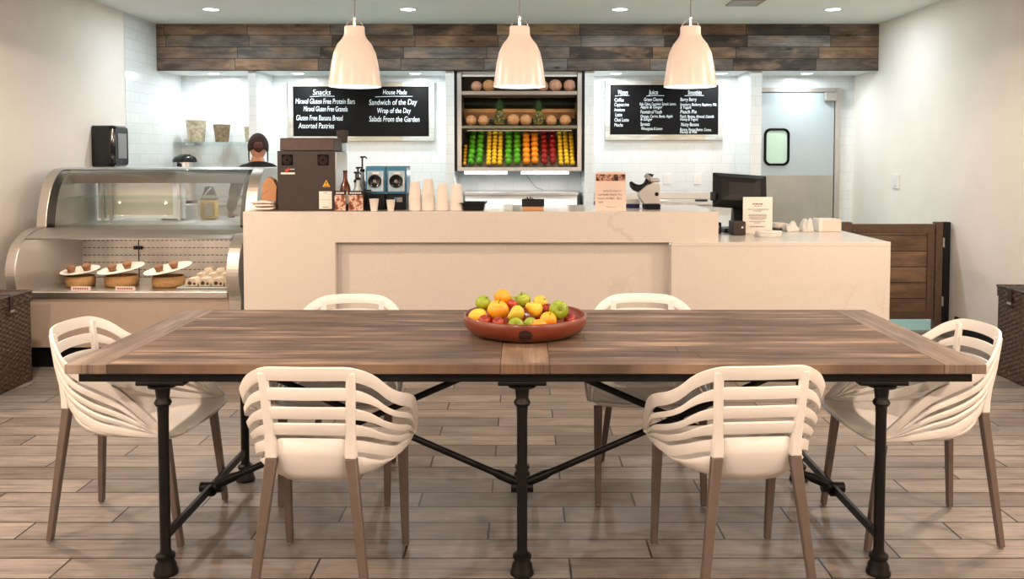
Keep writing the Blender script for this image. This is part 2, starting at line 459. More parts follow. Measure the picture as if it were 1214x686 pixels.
def perf():
    """stainless panel with rows of short slots"""
    t = NT('slotted stainless panel'); vec, X, Y, Z = t.coords()
    fz = t.math('FRACT', t.math('DIVIDE', Z, .058)); fx = t.math('FRACT', t.math('DIVIDE', X, .036))
    m = t.math('MULTIPLY', t.math('LESS_THAN', fz, .10), t.math('LESS_THAN', fx, .68))
    base = t.ramp(t.noise(t.comb(t.math('MULTIPLY', X, 3), 0.0, t.math('MULTIPLY', Z, .3)), 2.0, 3), [(.3, (.55, .50, .45, 1)), (.7, (.78, .73, .67, 1))])
    t.color(t.mix(m, base, (.05, .04, .04, 1)))
    t.p.inputs['Metallic'].default_value = .55; t.p.inputs['Roughness'].default_value = .38
    return t.m
M['perf'] = perf()
M['greige'] = plain('greige cabinet panel', srgb(172, 156, 142), .55, var=.03)
M['cabdoor'] = plain('beige sliding door', srgb(206, 194, 174), .4, var=.03)
M['machine'] = plain('dark brown metal panel', srgb(50, 40, 39), .55, .1, var=.1, scale=20)
M['machtop'] = plain('brown metal hood', srgb(64, 44, 36), .5, .1, var=.1, scale=20)
M['amber'] = plain('amber syrup', srgb(96, 44, 16), .15, var=.2)
M['clearpl'] = plain('milky clear plastic', srgb(196, 208, 208), .2, var=.05)
M['bluepl'] = plain('blue clear plastic', srgb(70, 132, 168), .15, var=.1)
M['bluew'] = plain('pale blue plastic', srgb(176, 206, 222), .2, var=.05)
M['navy'] = plain('navy card', srgb(28, 34, 92), .6)
M['yellow'] = plain('warning yellow', srgb(236, 170, 30), .6)
M['cup'] = plain('white paper cup', (.84, .78, .72, 1), .6, var=.015)
M['plate'] = plain('cream ceramic', (.70, .66, .60, 1), .3, var=.01)
M['basket'] = plain('woven straw', srgb(196, 152, 100), .7, var=.18, scale=60, bump=.3)
M['bread'] = plain('baked pastry', srgb(112, 74, 44), .7, var=.3, scale=40)
M['wrapf'] = plain('paper wrapped sandwich', srgb(200, 186, 166), .6, var=.2, scale=20)
M['filling'] = plain('dark sandwich filling', srgb(70, 44, 30), .6, var=.3, scale=30)
M['tagred'] = plain('red price print', srgb(196, 60, 50), .6)
M['potwv'] = plain('mottled planter', srgb(188, 176, 150), .7, var=.45, scale=26, bump=.3)
M['potwd'] = plain('mottled dark planter', srgb(150, 132, 104), .7, var=.45, scale=26, bump=.3)
M['door'] = plain('blue grey door', srgb(176, 187, 192), .36, .2, var=.02, scale=2)
M['kick'] = plain('stainless kick plate', srgb(170, 166, 156), .45, .5, var=.12, scale=3)
M['frame_w'] = planks('whitewashed frame boards', 'x', 'z', .6, .7, [(0, srgb(206, 208, 202)), (.5, srgb(196, 180, 156)), (.8, srgb(160, 160, 156)), (1, srgb(224, 206, 180))], grain=.5, rough=.7, gap=.0, blotch=.25, light=srgb(232, 226, 214))
M['night'] = plain('dark green roller blind', srgb(34, 44, 24), .35, var=.15)
M['copper'] = plain('warm wood shelf back', srgb(226, 160, 100), .4, var=.12, scale=7)
M['shelfm'] = plain('dull olive steel', srgb(122, 118, 100), .4, .6, var=.08)
M['skin'] = plain('skin', srgb(205, 150, 122), .55, var=.04)
M['hair'] = plain('dark brown hair', srgb(50, 29, 25), .85, var=.3, scale=50)
M['bun'] = plain('reddish brown hair', srgb(84, 46, 40), .8, var=.35, scale=60)
M['shirt'] = plain('black cotton', srgb(18, 18, 20), .85, var=.15, scale=30)
M['denim'] = plain('dark denim', srgb(34, 38, 52), .85, var=.15, scale=30)
M['shoe'] = plain('black shoe leather', srgb(20, 20, 20), .5)
M['lips'] = plain('lips', srgb(170, 90, 84), .5)
M['eye'] = plain('eye', srgb(40, 28, 22), .2)
M['cloth'] = plain('white cloth', (.78, .76, .72, 1), .9, var=.04)
M['lightc'] = emit('cool lit lens', (.93, .98, 1, 1), 9.0)
M['lightw'] = emit('warm lit lens', (1, .82, .66, 1), 9.0)
M['tubel'] = emit('lit tube', (.95, .99, 1, 1), 7.0)
M['bulb'] = emit('lit bulb', (.95, .98, 1, 1), 14.0)
M['screen'] = plain('dark screen', srgb(10, 12, 14), .1)
def photo(name, stops, sc, seed):
    t = NT(name); vec = t.coords()[0]
    mp = t.new('ShaderNodeVectorMath', operation='ADD'); t.set(mp.inputs[0], vec); mp.inputs[1].default_value = (seed, seed, seed)
    t.color(t.ramp(t.noise(mp.outputs[0], sc, 4, .6), stops)); t.p.inputs['Roughness'].default_value = .5
    return t.m
M['photo1'] = photo('printed chocolate photo', [(.36, srgb(96, 48, 30)), (.46, srgb(170, 100, 66)), (.54, srgb(232, 206, 188)), (.64, srgb(140, 70, 42))], 26, 1.3)
M['photo2'] = photo('printed table photo', [(.38, srgb(34, 26, 26)), (.48, srgb(110, 60, 50)), (.56, srgb(214, 172, 150)), (.66, srgb(110, 50, 46))], 34, 4.7)
# ------------------------------------------------------------------ camera, world
cam = bpy.data.cameras.new('camera'); co = bpy.data.objects.new('camera', cam); COL.objects.link(co)
co.location = (0, 0, 1.48); co.rotation_euler = (math.radians(90-2.5), 0, 0)
cam.sensor_width = 36; cam.lens = 36*1020/1214
cam.shift_x = -12/1214; cam.shift_y = -(343-(185+1020*math.tan(math.radians(2.5))))/1214
cam.clip_start = .05
SC.camera = co
SC.view_settings.view_transform = 'Standard'
try: SC.view_settings.look = 'None'
except Exception: pass
SC.view_settings.gamma = 1.0; SC.view_settings.use_curve_mapping = False
SC.view_settings.exposure = EXPO
w = bpy.data.worlds.new('room light'); SC.world = w; w.use_nodes = True
w.node_tree.nodes['Background'].inputs[0].default_value = (1.0, .86, .74, 1)
w.node_tree.nodes['Background'].inputs[1].default_value = WORLD
SC.cycles.max_bounces = 8; SC.cycles.diffuse_bounces = 4; SC.cycles.glossy_bounces = 4; SC.cycles.transparent_max_bounces = 16
SC.cycles.sample_clamp_indirect = 4.0; SC.cycles.caustics_reflective = False; SC.cycles.caustics_refractive = False

XL, XR, YB, YF, ZC = -3.75, 3.65, 9.5, -1.2, 2.83
ZLOW, YLOW = 2.49, 5.2
# ------------------------------------------------------------------ room shell
struct(obj('floor', B().box(XL-.1, XR+.1, YF, 7.28, -.1, 0), M['floor']))
bpy.data.objects['floor'].data.transform(Matrix.Translation(bpy.data.objects['floor'].location)); bpy.data.objects['floor'].location = (0, 0, 0)
struct(obj('floor_kitchen', B().box(XL-.1, XR+.1, 7.28, YB+.1, -.1, 0), M['kfloor']))
def wobj(name, b, mat):      # wall-like things keep world coordinates so that tiles and boards run on across them
    o = obj(name, b, mat); o.data.transform(Matrix.Translation(o.location)); o.location = (0, 0, 0)
    return struct(o)
wobj('wall_left', B().box(XL-.12, XL, YF, 8.16, 0, ZC), M['paint'])
wobj('wall_left_tiled', B().box(XL-.12, XL+.006, 8.16, YB+.12, 0, ZC), M['tile'])
wobj('wall_right', B().box(XR, XR+.12, YF, YB+.12, 0, ZC), M['paint'])
wobj('wall_back', B().box(XL, XR, YB, YB+.12, 0, ZC), M['tile'])
wobj('ceiling', B().box(XL-.12, XR+.12, YLOW, YB+.12, ZC, ZC+.1), M['ceil'])
wobj('ceiling_dropped', B().box(XL-.12, XR+.12, YF, YLOW, ZLOW, ZC+.1), M['ceil'])
wobj('ceiling_soffit', B().box(XL+.007, XR, 8.90, YB, 2.36, ZC), M['soffit'])
wobj('trim_1', B().box(XL+.008, XR-.001, 8.86, 8.90, 2.355, ZC-.001), M['beam'])
for i, (a, b_) in enumerate(((-2.82, -2.74), (-.79, -.70), (.645, .742), (2.357, 2.47))):
    wobj('wall_partition', B().box(a, b_, 8.90, YB, 0, 2.36), M['tile'])
wobj('baseboard_right', B().box(XR-.018, XR, 2.0, 7.18, 0, .135, .003), M['black'])
wobj('baseboard_left', B().box(XL, XL+.018, 2.0, 8.1, 0, .135, .003), M['black'])

# swing door in the back wall
d = bpy.data.objects.new('door_1', None); COL.objects.link(d); d.location = (2.97, YB, 0); d['kind'] = 'structure'
b = B()
b.box(2.43, 2.475, YB-.05, YB-.001, 0, 2.225, .004); b.box(3.43, 3.485, YB-.05, YB-.001, 0, 2.225, .004); b.box(2.4751, 3.4299, YB-.05, YB-.001, 2.18, 2.225, .004)
obj('door_frame', b, M['steel2'], d)
obj('door_leaf', B().box(2.48, 3.425, YB-.035, YB-.002, .01, 2.175, .003), M['door'], d)
obj('kick_plate', B().box(2.485, 3.42, YB-.041, YB-.0355, .02, 1.27, .002), M['kick'], d)
def rrect(x0, x1, z0, z1, r, n=6):
    P = []
    for cx, cz, a in ((x1-r, z1-r, 0), (x0+r, z1-r, 90), (x0+r, z0+r, 180), (x1-r, z0+r, 270)):
        for k in range(n+1):
            t = math.radians(a+90*k/n); P.append((cx+r*math.cos(t), cz+r*math.sin(t)))
    return P
o_, i_ = rrect(2.655, 2.935, 1.375, 1.785, .07), rrect(2.68, 2.91, 1.40, 1.76, .05)
b = B(); yf, yb = YB-.052, YB-.036
b.rings([[(x, yb, z) for x, z in o_], [(x, yf, z) for x, z in o_], [(x, yf, z) for x, z in i_], [(x, yb, z) for x, z in i_]])
obj('window_gasket', b, M['rubber'], d)
b = B(); b.prism(i_, 'y', yb-.004, yb-.001)
obj('window_pane', b, M['pane'], d)
obj('door_closer', B().box(3.30, 3.425, YB-.10, YB-.042, 2.08, 2.175, .008), M['steel2'], d)

# ------------------------------------------------------------------ lights
def downlight(x, y, z, label, grp, lens, energy, col, r=.065, spread=None, fixture=True):
    t = thing('ceiling_downlight', (x, y, z), label, 'ceiling light', grp)
    b = B().lathe([(r, -.002), (r+.004, -.006), (r+.018, -.005), (r+.02, -.001)], (x, y, z), 28, False, False)
    obj('trim_ring', b, M['white'], t, smooth=40)
    obj('lens', B().lathe([(r, -.0035), (.001, -.0045)], (x, y, z), 28, False, True), lens, t)
    if spread:
        l = bpy.data.lights.new('downlight_lamp', 'SPOT'); l.spot_size = math.radians(spread); l.spot_blend = .06; l.shadow_soft_size = .05
    else:
        l = bpy.data.lights.new('downlight_lamp', 'AREA'); l.shape = 'DISK'; l.size = r*1.7
    l.energy = energy; l.color = col
    o = bpy.data.objects.new('downlight_lamp', l); COL.objects.link(o); o.location = (0, 0, -.02); o.parent = t
    return t
for x, lab in ((-2.86, 'leftmost round ceiling light above the dark wood beam'), (-1.05, 'round ceiling light between the left and middle pendants'), (.9, 'round ceiling light between the middle and right pendants'), (2.86, 'rightmost round ceiling light, right of the ceiling vent')):
    downlight(x, 7.98, ZC, lab, 'ceiling lights above the counter', M['lightc'], E_CEIL, C_COOL, .068)
for x, lab in ((-3.28, 'small recessed light over the planter shelf niche'), (-2.38, 'small recessed light over left end of the snack menu board'), (-1.14, 'small recessed light over right end of the snack menu board'), (1.0, 'small recessed light over left end of the drinks menu board'), (2.12, 'small recessed light over right end of the drinks menu board'), (3.03, 'small recessed light above the swing door')):
    downlight(x, 9.2, 2.36, lab, 'recessed lights in the beam soffit', M['lightc'], E_SOFF, C_COOL, .06)
for y, xs in ((.5, (-2.7, -.9, .9, 2.7)), (2.1, (-2.7, 2.7)), (4.3, (-2.7, 2.7))):
    for x in xs:
        downlight(x, y, ZLOW, 'warm recessed light, %s one of the %s row in the lower ceiling' % ({-2.7: 'far left', -.9: 'left', .9: 'right', 2.7: 'far right'}[x], {.5: 'front', 2.1: 'middle', 4.3: 'rear'}[y]), 'warm recessed lights in the lower ceiling', M['lightw'], E_WARM, C_WARM, .07, 174)
# supply vent
vt = thing('ceiling_vent', (1.96, 7.62, ZC), 'grey slatted air vent in the ceiling by the right pendant', 'air vent')
b = B(); x0, x1, y0, y1 = 1.82, 2.10, 7.48, 7.76
for q in ((x0, x1, y0, y0+.02), (x0, x1, y1-.02, y1), (x0, x0+.02, y0+.0201, y1-.0201), (x1-.02, x1, y0+.0201, y1-.0201)): b.box(*q, ZC-.012, ZC-.001)
obj('vent_frame', b, M['greige'], vt)
b = B()
for i in range(9):
    y = y0+.035+i*.026; b.box(x0+.021, x1-.021, y, y+.016, ZC-.010, ZC-.004, rot=None)
obj('vent_slats', b, M['steel2'], vt)

# pendants over the table
def pendant(x, y, label, first=None):
    if first is not None:
        return copy_tree(first, loc=(x, y, 1.757), label=label, group='white bell pendants over the table')
    t = thing('pendant_lamp', (x, y, 1.757), label, 'pendant lamp', 'white bell pendants over the table')
    c = (x, y, 1.757)
    prof = [(.1045, 0), (.1035, .012), (.0985, .05), (.092, .095), (.083, .135), (.068, .168), (.050, .190), (.043, .202), (.0405, .212), (.0400, .235), (.0385, .239), (.014, .240)]
    inner = [(.1025, .0005), (.0965, .05), (.090, .094), (.081, .133), (.066, .166), (.048, .188), (.036, .205), (.012, .206)]
    obj('lamp_shade', B().lathe(prof, c, 48, False, False), M['lampw'], t, smooth=50)
    obj('shade_lining', B().lathe(inner, c, 48, False, True), M['lampin'], t, smooth=50)
    r = Matrix.Rotation(PI/2, 4, 'X')
    obj('hanger_loop', B().torus((x, y, 1.757+.232), .035, .0024, 20, 8, r, 0, PI), M['chrome'], t, smooth=True)
    obj('stem', B().tube([(x, y, 1.757+.238), (x, y, 1.757+.275)], .006, 10), M['chrome'], t, smooth=40)
    obj('cord', B().tube([(x, y, 1.757+.2755), (x, y, ZLOW-.026)], .0032, 8), M['grey'], t, smooth=True)
    obj('ceiling_canopy', B().lathe([(.005, -.0255), (.05, -.022), (.055, -.001)], (x, y, ZLOW), 24), M['white'], t, smooth=40)
    obj('bulb', B().lathe([(.002, 0), (.02, .006), (.03, .025), (.03, .04), (.018, .07), (.014, .10)], (x, y, 1.757+.07), 20), M['bulb'], t, smooth=True)
    l = bpy.data.lights.new('pendant_bulb', 'SPOT'); l.energy = E_PEND; l.color = C_PEND; l.shadow_soft_size = .03; l.spot_size = math.radians(130); l.spot_blend = .5
    o = bpy.data.objects.new('pendant_bulb', l); COL.objects.link(o); o.location = (0, 0, .055); o.parent = t
    return t
p0 = pendant(-.669, 3.46, 'white bell pendant, left one over the table')
pendant(-.010, 3.46, 'white bell pendant directly above the fruit bowl', p0)
pendant(.672, 3.46, 'white bell pendant, right one over the table', p0)
# ------------------------------------------------------------------ dining table
TX0, TX1, TY0, TY1, TZ = -1.575, 1.598, 2.93, 3.985, .765
tc = ((TX0+TX1)/2, (TY0+TY1)/2)
tb = thing('dining_table', (tc[0], tc[1], 0), 'long weathered wood trestle table on black iron pipe legs', 'table')
b = B()
yy = [TY0+(TY1-TY0)*i/11 for i in range(12)]
random.seed(3)
for i in range(11):
    for xa, xb in ((TX0+.1455, -.0855+.01), (.0855+.01, TX1-.1455)):
        b.box(xa, xb, yy[i]+.0006, yy[i+1]-.0006, TZ-.034, TZ-random.uniform(0, .0012), .0015, seg=1)
obj('plank_top', b, M['ttop'], tb)
for xa in (TX0, TX1-.145):
    obj('end_board', B().box(xa, xa+.145, TY0-.001, TY1+.001, TZ-.034, TZ, .003), M['tend'], tb)
obj('cross_board', B().box(-.0745, .0945, TY0-.0005, TY1+.0005, TZ-.034, TZ, .002), M['tmid'], tb)
b = B(); z0, z1 = .695, TZ-.0345
for q in ((TX0+.03, TX1-.03, TY0+.035, TY0+.06), (TX0+.03, TX1-.03, TY1-.105, TY1-.08), (TX0+.03, TX0+.055, TY0+.0605, TY1-.1055), (TX1-.055, TX1-.03, TY0+.0605, TY1-.1055)):
    b.box(*q, z0, z1, .002)
obj('apron_frame', b, M['iron'], tb)
LX = (-1.265, .0, 1.265); LY = (2.995, 3.875)
prof = [(.0, 0), (.042, 0), (.042, .010), (.038, .016), (.036, .034), (.029, .046), (.028, .054), (.033, .058), (.033, .070), (.021, .077), (.0185, .09), (.0185, .56), (.02, .60), (.026, .605), (.030, .614), (.026, .623), (.022, .628), (.024, .645), (.026, .665), (.05, .672), (.05, .678), (.0, .678)]
for x in LX:
    for y in LY:
        lg = obj('leg', B().lathe(prof, (x, y, .0005), 20, False, False), M['iron'], tb, smooth=45)
        obj('bracket_plate', B().box(x-.085, x+.085, y-.028, y+.028, .679, .6945, .004), M['iron'], lg)
for x in LX:
    b = B().box(x-.008, x+.008, LY[0]+.019, LY[1]-.019, .118, .150, .002)
    st = obj('end_stretcher', b, M['iron'], tb)
    obj('stretcher_hub', B().tube([(x-.045, 3.45, .134), (x+.045, 3.45, .134)], .021, 14), M['iron'], st, smooth=40)
    obj('stretcher_foot', B().box(x-.02, x+.02, 3.42, 3.48, .106, .117, .003), M['iron'], st)
for s, (xa, xb) in ((-1, (LX[0], LX[1])), (1, (LX[2], LX[1]))):
    for k, (pa, pb, yo) in enumerate((((xa, .14), (xb, .694), -.014), ((xb, .14), (xa, .694), .014))):
        a_, e_ = V((pa[0], 3.45+yo, pa[1])), V((pb[0], 3.45+yo, pb[1])); dlt = (e_-a_).normalized()
        obj('cross_brace', B().tube([a_+dlt*.03, a_+dlt*.10, a_+dlt*.13, e_-dlt*.13, e_-dlt*.1, e_-dlt*.02], [.019, .019, .0135, .0135, .017, .017], 12), M['iron'], tb, smooth=40)

# ------------------------------------------------------------------ armchair with slatted back
def smoothcurve(pts, n):
    """Catmull-Rom through pts, n samples evenly by parameter"""
    P = [V(p) for p in pts]; P = [2*P[0]-P[1]]+P+[2*P[-1]-P[-2]]
    out = []
    m = len(P)-3
    for i in range(n):
        t = i/(n-1)*m; k = min(int(t), m-1); t -= k
        p0_, p1, p2, p3 = P[k:k+4]
        out.append(.5*((2*p1)+(-p0_+p2)*t+(2*p0_-5*p1+4*p2-p3)*t*t+(-p0_+3*p1-3*p2+p3)*t**3))
    return out
RIM = [(0, -.288, .818), (.07, -.282, .817), (.14, -.260, .810), (.198, -.217, .778), (.240, -.163, .724), (.263, -.095, .688), (.277, -.01, .660), (.281, .07, .622), (.278, .14, .560), (.270, .198, .50), (.262, .243, .452)]
LOW = [(0, -.243, .573), (.065, -.237, .571), (.125, -.216, .563), (.172, -.182, .547), (.205, -.138, .525), (.228, -.085, .503), (.244, -.03, .483), (.252, .05, .468), (.256, .13, .456), (.258, .19, .449), (.257, .24, .444)]
NU = 31   # per half
def full(pts):
    r = smoothcurve(pts, NU)
    return [V((-p.x, p.y, p.z)) for p in reversed(r[1:])] + r
rim, low = full(RIM), full(LOW)
VL = [0, .075, .225, .30, .45, .555, .71, .815, 1.0]
BANDS = {1, 3, 5, 7}
def slatv(j, i):
    """the slats are a little slimmer, and the gaps wider, along the sides"""
    side = min(1, max(0, (abs(rim[i].x)-.13)/.10)); v = VL[j]
    if j in (1, 2, 3, 4, 5, 6):
        a_, b_ = (1, 2) if j < 3 else ((3, 4) if j < 5 else (5, 6))
        m_ = (VL[a_]+VL[b_])/2; v = m_+(v-m_)*(1-.27*side)
    return v
def make_chair(label):
    t = thing('armchair', (0, 0, 0), label, 'chair', 'white slatted armchairs around the table')
    n = len(rim)
    bm = bmesh.new(); vs = []
    for j, v in enumerate(VL):
        row = []
        for i in range(n):
            dd = max((rim[i]-low[i]).length, .02); vb = 1-min(.044/dd, .7)
            p = low[i].lerp(rim[i], 1.0 if v == 1 else slatv(j, i)/.815*vb)
            cen = V((0, -.02, p.z)); out = (p-cen); out.z = 0
            belly = .010*math.sin(PI*v) + (.008 if v > .81 else 0)*(1 if v > .99 else .0)
            p = p + out.normalized()*belly
            row.append(bm.verts.new(p))
        vs.append(row)
    for j in range(len(VL)-1):
        for i in range(n-1):
            x = abs((low[i].lerp(rim[i], .5).x+low[i+1].lerp(rim[i+1], .5).x)/2)
            front = i < 2 or i >= n-3
            # the slats run into the arm front, which sweeps down to the seat corner
            if j in BANDS or front:
                bm.faces.new((vs[j][i], vs[j][i+1], vs[j+1][i+1], vs[j+1][i]))
    # fourth side slat, level with the top of the seat back but only outside the uprights
    low2 = []
    for i in range(n):
        k_ = min(i, n-1-i)/(n*.5); p = low[i]+V((0, 0, -.036*min(1, .25+1.6*k_)))
        c_ = V((0, -.02, p.z)); p = p-(p-c_).normalized()*.004
        low2.append(bm.verts.new(p))
    for i in range(n-1):
        if min(abs(low[i].x), abs(low[i+1].x)) > .116: bm.faces.new((low2[i], low2[i+1], vs[0][i+1], vs[0][i]))
    bmesh.ops.delete(bm, geom=[v for v in bm.verts if not v.link_faces], context='VERTS')
    br = obj('backrest', bm, M['plastic'], t, smooth=True, mods=(solid(.010, 0), bevel(.002, 2)))
    # uprights that run from the rim down into the rear leg sockets
    for sx in (-1, 1):
        P = [(sx*.141, -.262, .794), (sx*.139, -.255, .74), (sx*.136, -.246, .67), (sx*.132, -.232, .60), (sx*.130, -.223, .55), (sx*.130, -.217, .505)]
        b = B(); R = []
        for k, p in enumerate(P):
            wd, dp = (.030, .019) if k < 4 else ((.034, .024) if k == 4 else (.039, .030))
            p = V(p); R.append([p+V((a*wd/2, c*dp/2, 0)) for a, c in ((-1, -1), (1, -1), (1, 1), (-1, 1))])
        b.rings(R, True, True, True)
        obj('upright', b, M['plastic'], t, smooth=50, mods=(bevel(.004, 2),))
    # seat pan
    ring0 = []
    for i, p in enumerate(low):
        k_ = min(i, n-1-i)/(n*.5); ax_ = abs(p.x)
        s_ = min(1, max(0, (ax_-.118)/.03)); s_ = s_*s_*(3-2*s_)
        dr_ = s_*.058*min(1, .12+1.7*k_); c_ = V((0, -.02, p.z))
        ring0.append(p-(p-c_).normalized()*.012*s_+V((0, 0, -dr_)))
    fr = smoothcurve([(.257, .24, .444), (.235, .272, .441), (.17, .290, .439), (.08, .297, .438), (0, .298, .438), (-.08, .297, .438), (-.17, .290, .439), (-.235, .272, .441), (-.257, .24, .444)], 21)[1:-1]
    loop = ring0 + fr
    # lower the rim of the pan to a bowl, narrower at the back between the uprights
    R = [loop]
    for sc, zt, w_ in ((.97, .50, .45), (.90, .430, .75), (.78, .412, 1), (.55, .405, 1), (.3, .403, 1), (.05, .403, 1)):
        ring = []
        for p in loop:
            q = V((p.x*sc, .03+(p.y-.03)*sc, 0)); q.z = p.z*(1-w_) + min(p.z, zt)*w_
            if sc == .97: q.z = p.z*.6+min(p.z, .425)*.4
            if sc == .90: q.z = p.z*.22+.416*.78
            ring.append(q)
        R.append(ring)
    b = B(); b.rings(R, True, False, True)
    obj('seat', b, M['plastic'], t, smooth=True, mods=(solid(.009, -1), ))
    # legs
    for sx in (-1, 1):
        for nm, top, foot, up in (('rear', (sx*.130, -.216, .5045), (sx*.190, -.262, .006), (0, 1, 0)), ('front', (sx*.222, .212, .412), (sx*.222, .262, .006), (0, 1, 0))):
            b = B().bar(top, foot, .037, .030, .025, .022)
            lg = obj('leg', b, M['leg'], t, smooth=40, mods=(bevel(.004, 2),))
            obj('foot_glide', B().lathe([(.008, 0), (.010, .002), (.010, .0055)], (foot[0], foot[1], .0005), 12), M['glide'], lg)
    return t
R_ = math.radians
ch = make_chair('white slatted armchair at the near long side, left of centre')
ch.location = (-.675, 2.965, 0); ch.rotation_euler = (0, 0, R_(-2))
for x, y, r, lab in ((.745, 2.98, 4.6, 'white slatted armchair at the near long side, right of centre'),
                     (-1.545, 3.425, -92, 'white slatted armchair at the left end of the table'),
                     (1.545, 3.376, 91, 'white slatted armchair at the right end of the table'),
                     (-.80, 3.825, 182, 'white slatted armchair on the counter side, left of the fruit bowl'),
                     (.56, 3.845, 176.5, 'white slatted armchair on the counter side, right of the fruit bowl')):
    copy_tree(ch, loc=(x, y, 0), rot=(0, 0, R_(r)), label=lab)

# ------------------------------------------------------------------ fruit bowl
BX, BY, BZ = .012, 3.45, TZ+.001
bw = thing('fruit_bowl', (BX, BY, BZ), 'shallow reddish clay bowl full of fruit on the table', 'bowl')
prof = [(.0, .0), (.180, 0), (.200, .005), (.230, .020), (.243, .038), (.247, .056), (.247, .078), (.243, .082), (.238, .078)]
obj('bowl_body', B().lathe(prof, (BX, BY, BZ), 56, False, False), M['terra'], bw, smooth=45)
obj('bowl_inside', B().lathe([(.238, .078), (.235, .056), (.218, .030), (.18, .014), (0, .011)], (BX, BY, BZ), 56, False, False), M['terrain'], bw, smooth=60)
b = B(); g = []
for i in range(9):
    a = -PI/2 + .0 + (i-4)*.024
    col = []
    for k in range(8):
        tt = k/7
        zz = .014+.048*tt; rr = .2 + (.2435-.2)*((zz-.014)/.046)**.62+.0009 if zz < .06 else .2440
        wob = 1-.45*abs(tt-.5)**1.5*2+.12*math.sin(7*tt+i)
        aa = -PI/2+(i-4)*.026*(max(0, 1-(2*tt-1)**2)**.5+.05+.06*math.sin(9*tt+i))
        pr = [(.200, .005), (.230, .020), (.243, .038), (.247, .056), (.247, .078)]
        for (ra, za), (rb, zb) in zip(pr[:-1], pr[1:]):
            if za <= zz <= zb: rr = ra+(rb-ra)*(zz-za)/(zb-za)+.0012
        col.append((BX+rr*math.cos(aa), BY+rr*math.sin(aa), BZ+zz))
    g.append(col)
b.rings(g, False)
obj('burn_mark', b, M['burn'], bw, smooth=True)

def apple_mesh(r, b=None, squash=.92, c=(0, 0, 0), n=20):
    pr = []
    for i in range(15):
        t = PI*i/14
        rr = r*math.sin(t)*(1.0+.05*math.cos(t)); zz = -r*squash*math.cos(t)
        dimple = math.exp(-(rr/(r*.34))**2)
        zz += dimple*r*.30*(-1 if t > PI/2 else .6)
        pr.append((rr, zz))
    return (b or B()).lathe(pr, c, n, False, False)
def stem_mesh(r):
    return B().tube([(0, 0, r*.58), (r*.04, 0, r*.8), (r*.12, .0, r*1.02)], r*.045, 6)
def fruit_obj(name, kind, x, y, z, r, mat, label, group, rot=(0, 0, 0), cat=None, sq=.92):
    """apple-, pear-, mango- and orange-shaped fruit; stem as a part where it shows"""
    if kind == 'apple': b = apple_mesh(r, squash=sq)
    elif kind == 'orange':
        b = B().ball((0, 0, 0), (r, r, r*.94), 20, 14)
    elif kind == 'mango':
        b = B().ball((0, 0, 0), (r, r*.82, r*.78), 22, 14)
        for v in b.bm.verts: v.co.z += .12*v.co.x*abs(v.co.x)/r
    elif kind == 'pear':
        pr = [(0, -r*.95), (r*.3, -r*.93), (r*.7, -r*.75), (r*.95, -r*.35), (r*.98, -.05*r), (r*.85, r*.35), (r*.62, r*.72), (r*.46, r*1.0), (r*.36, r*1.22), (r*.18, r*1.36), (0, r*1.38)]
        b = B().lathe(pr, (0, 0, 0), 22, False, False)
    me_b = b
    bmesh.ops.recalc_face_normals(me_b.bm, faces=me_b.bm.faces)
    me = bpy.data.meshes.new(name); me_b.bm.to_mesh(me); me_b.bm.free(); me.materials.append(mat)
    for p in me.polygons: p.use_smooth = True
    o = bpy.data.objects.new(name, me); COL.objects.link(o)
    o.location = (x, y, z); o.rotation_euler = rot
    tag(o, label, cat or name.split('_')[-1], group)
    if kind in ('apple', 'pear'):
        sb = stem_mesh(r) if kind == 'apple' else B().tube([(0, 0, r*1.37), (r*.05, 0, r*1.62)], r*.05, 6)
        sm = bpy.data.meshes.new('stem'); sb.bm.to_mesh(sm); sb.bm.free(); sm.materials.append(M['stem'])
        so = bpy.data.objects.new('stem', sm); COL.objects.link(so); so.parent = o
    return o
G = 'fruit in the clay bowl'
for a in FRUIT: fruit_obj(*a[:6], mat=M[a[7]], label=a[8], group=G, rot=a[9], cat=a[10])
# ------------------------------------------------------------------ service bar and checkout counter
BT = 1.112
sb = thing('service_bar', (-.28, 6.05, 0), 'long raised pale stone service bar with recessed front panel', 'counter')
obj('bar_body', B().prism([(-1.855, .0005), (-1.242, .0005), (-1.242, .906), (1.305, .906), (1.305, BT), (-1.855, BT)], 'y', 5.70, 6.50), M['quartz'], sb, mods=(bevel(.003, 2),))
obj('recessed_panel', B().box(-1.2415, .9898, 5.775, 5.83, .0005, .9055, .002), M['quartz'], sb)
CT = .912
cc = thing('checkout_counter', (1.71, 6.15, 0), 'lower pale stone checkout counter at the right end of the bar', 'counter')
b = B().box(.99, 2.443, 5.68, 5.7745, .0005, CT-.0305, .003); b.box(2.38, 2.443, 5.775, 6.62, .0005, CT-.0305, .003)
obj('counter_front', b, M['quartz'], cc)
pts = [(.99, 5.68), (2.443, 5.68), (2.443, 6.64), (1.3055, 6.64), (1.3055, 5.699), (.99, 5.699)]
obj('counter_top', B().prism(pts, 'z', CT-.030, CT), M['quartz'], cc, mods=(bevel(.003, 2),))

# things on the bar --------------------------------------------------
Z = BT+.001
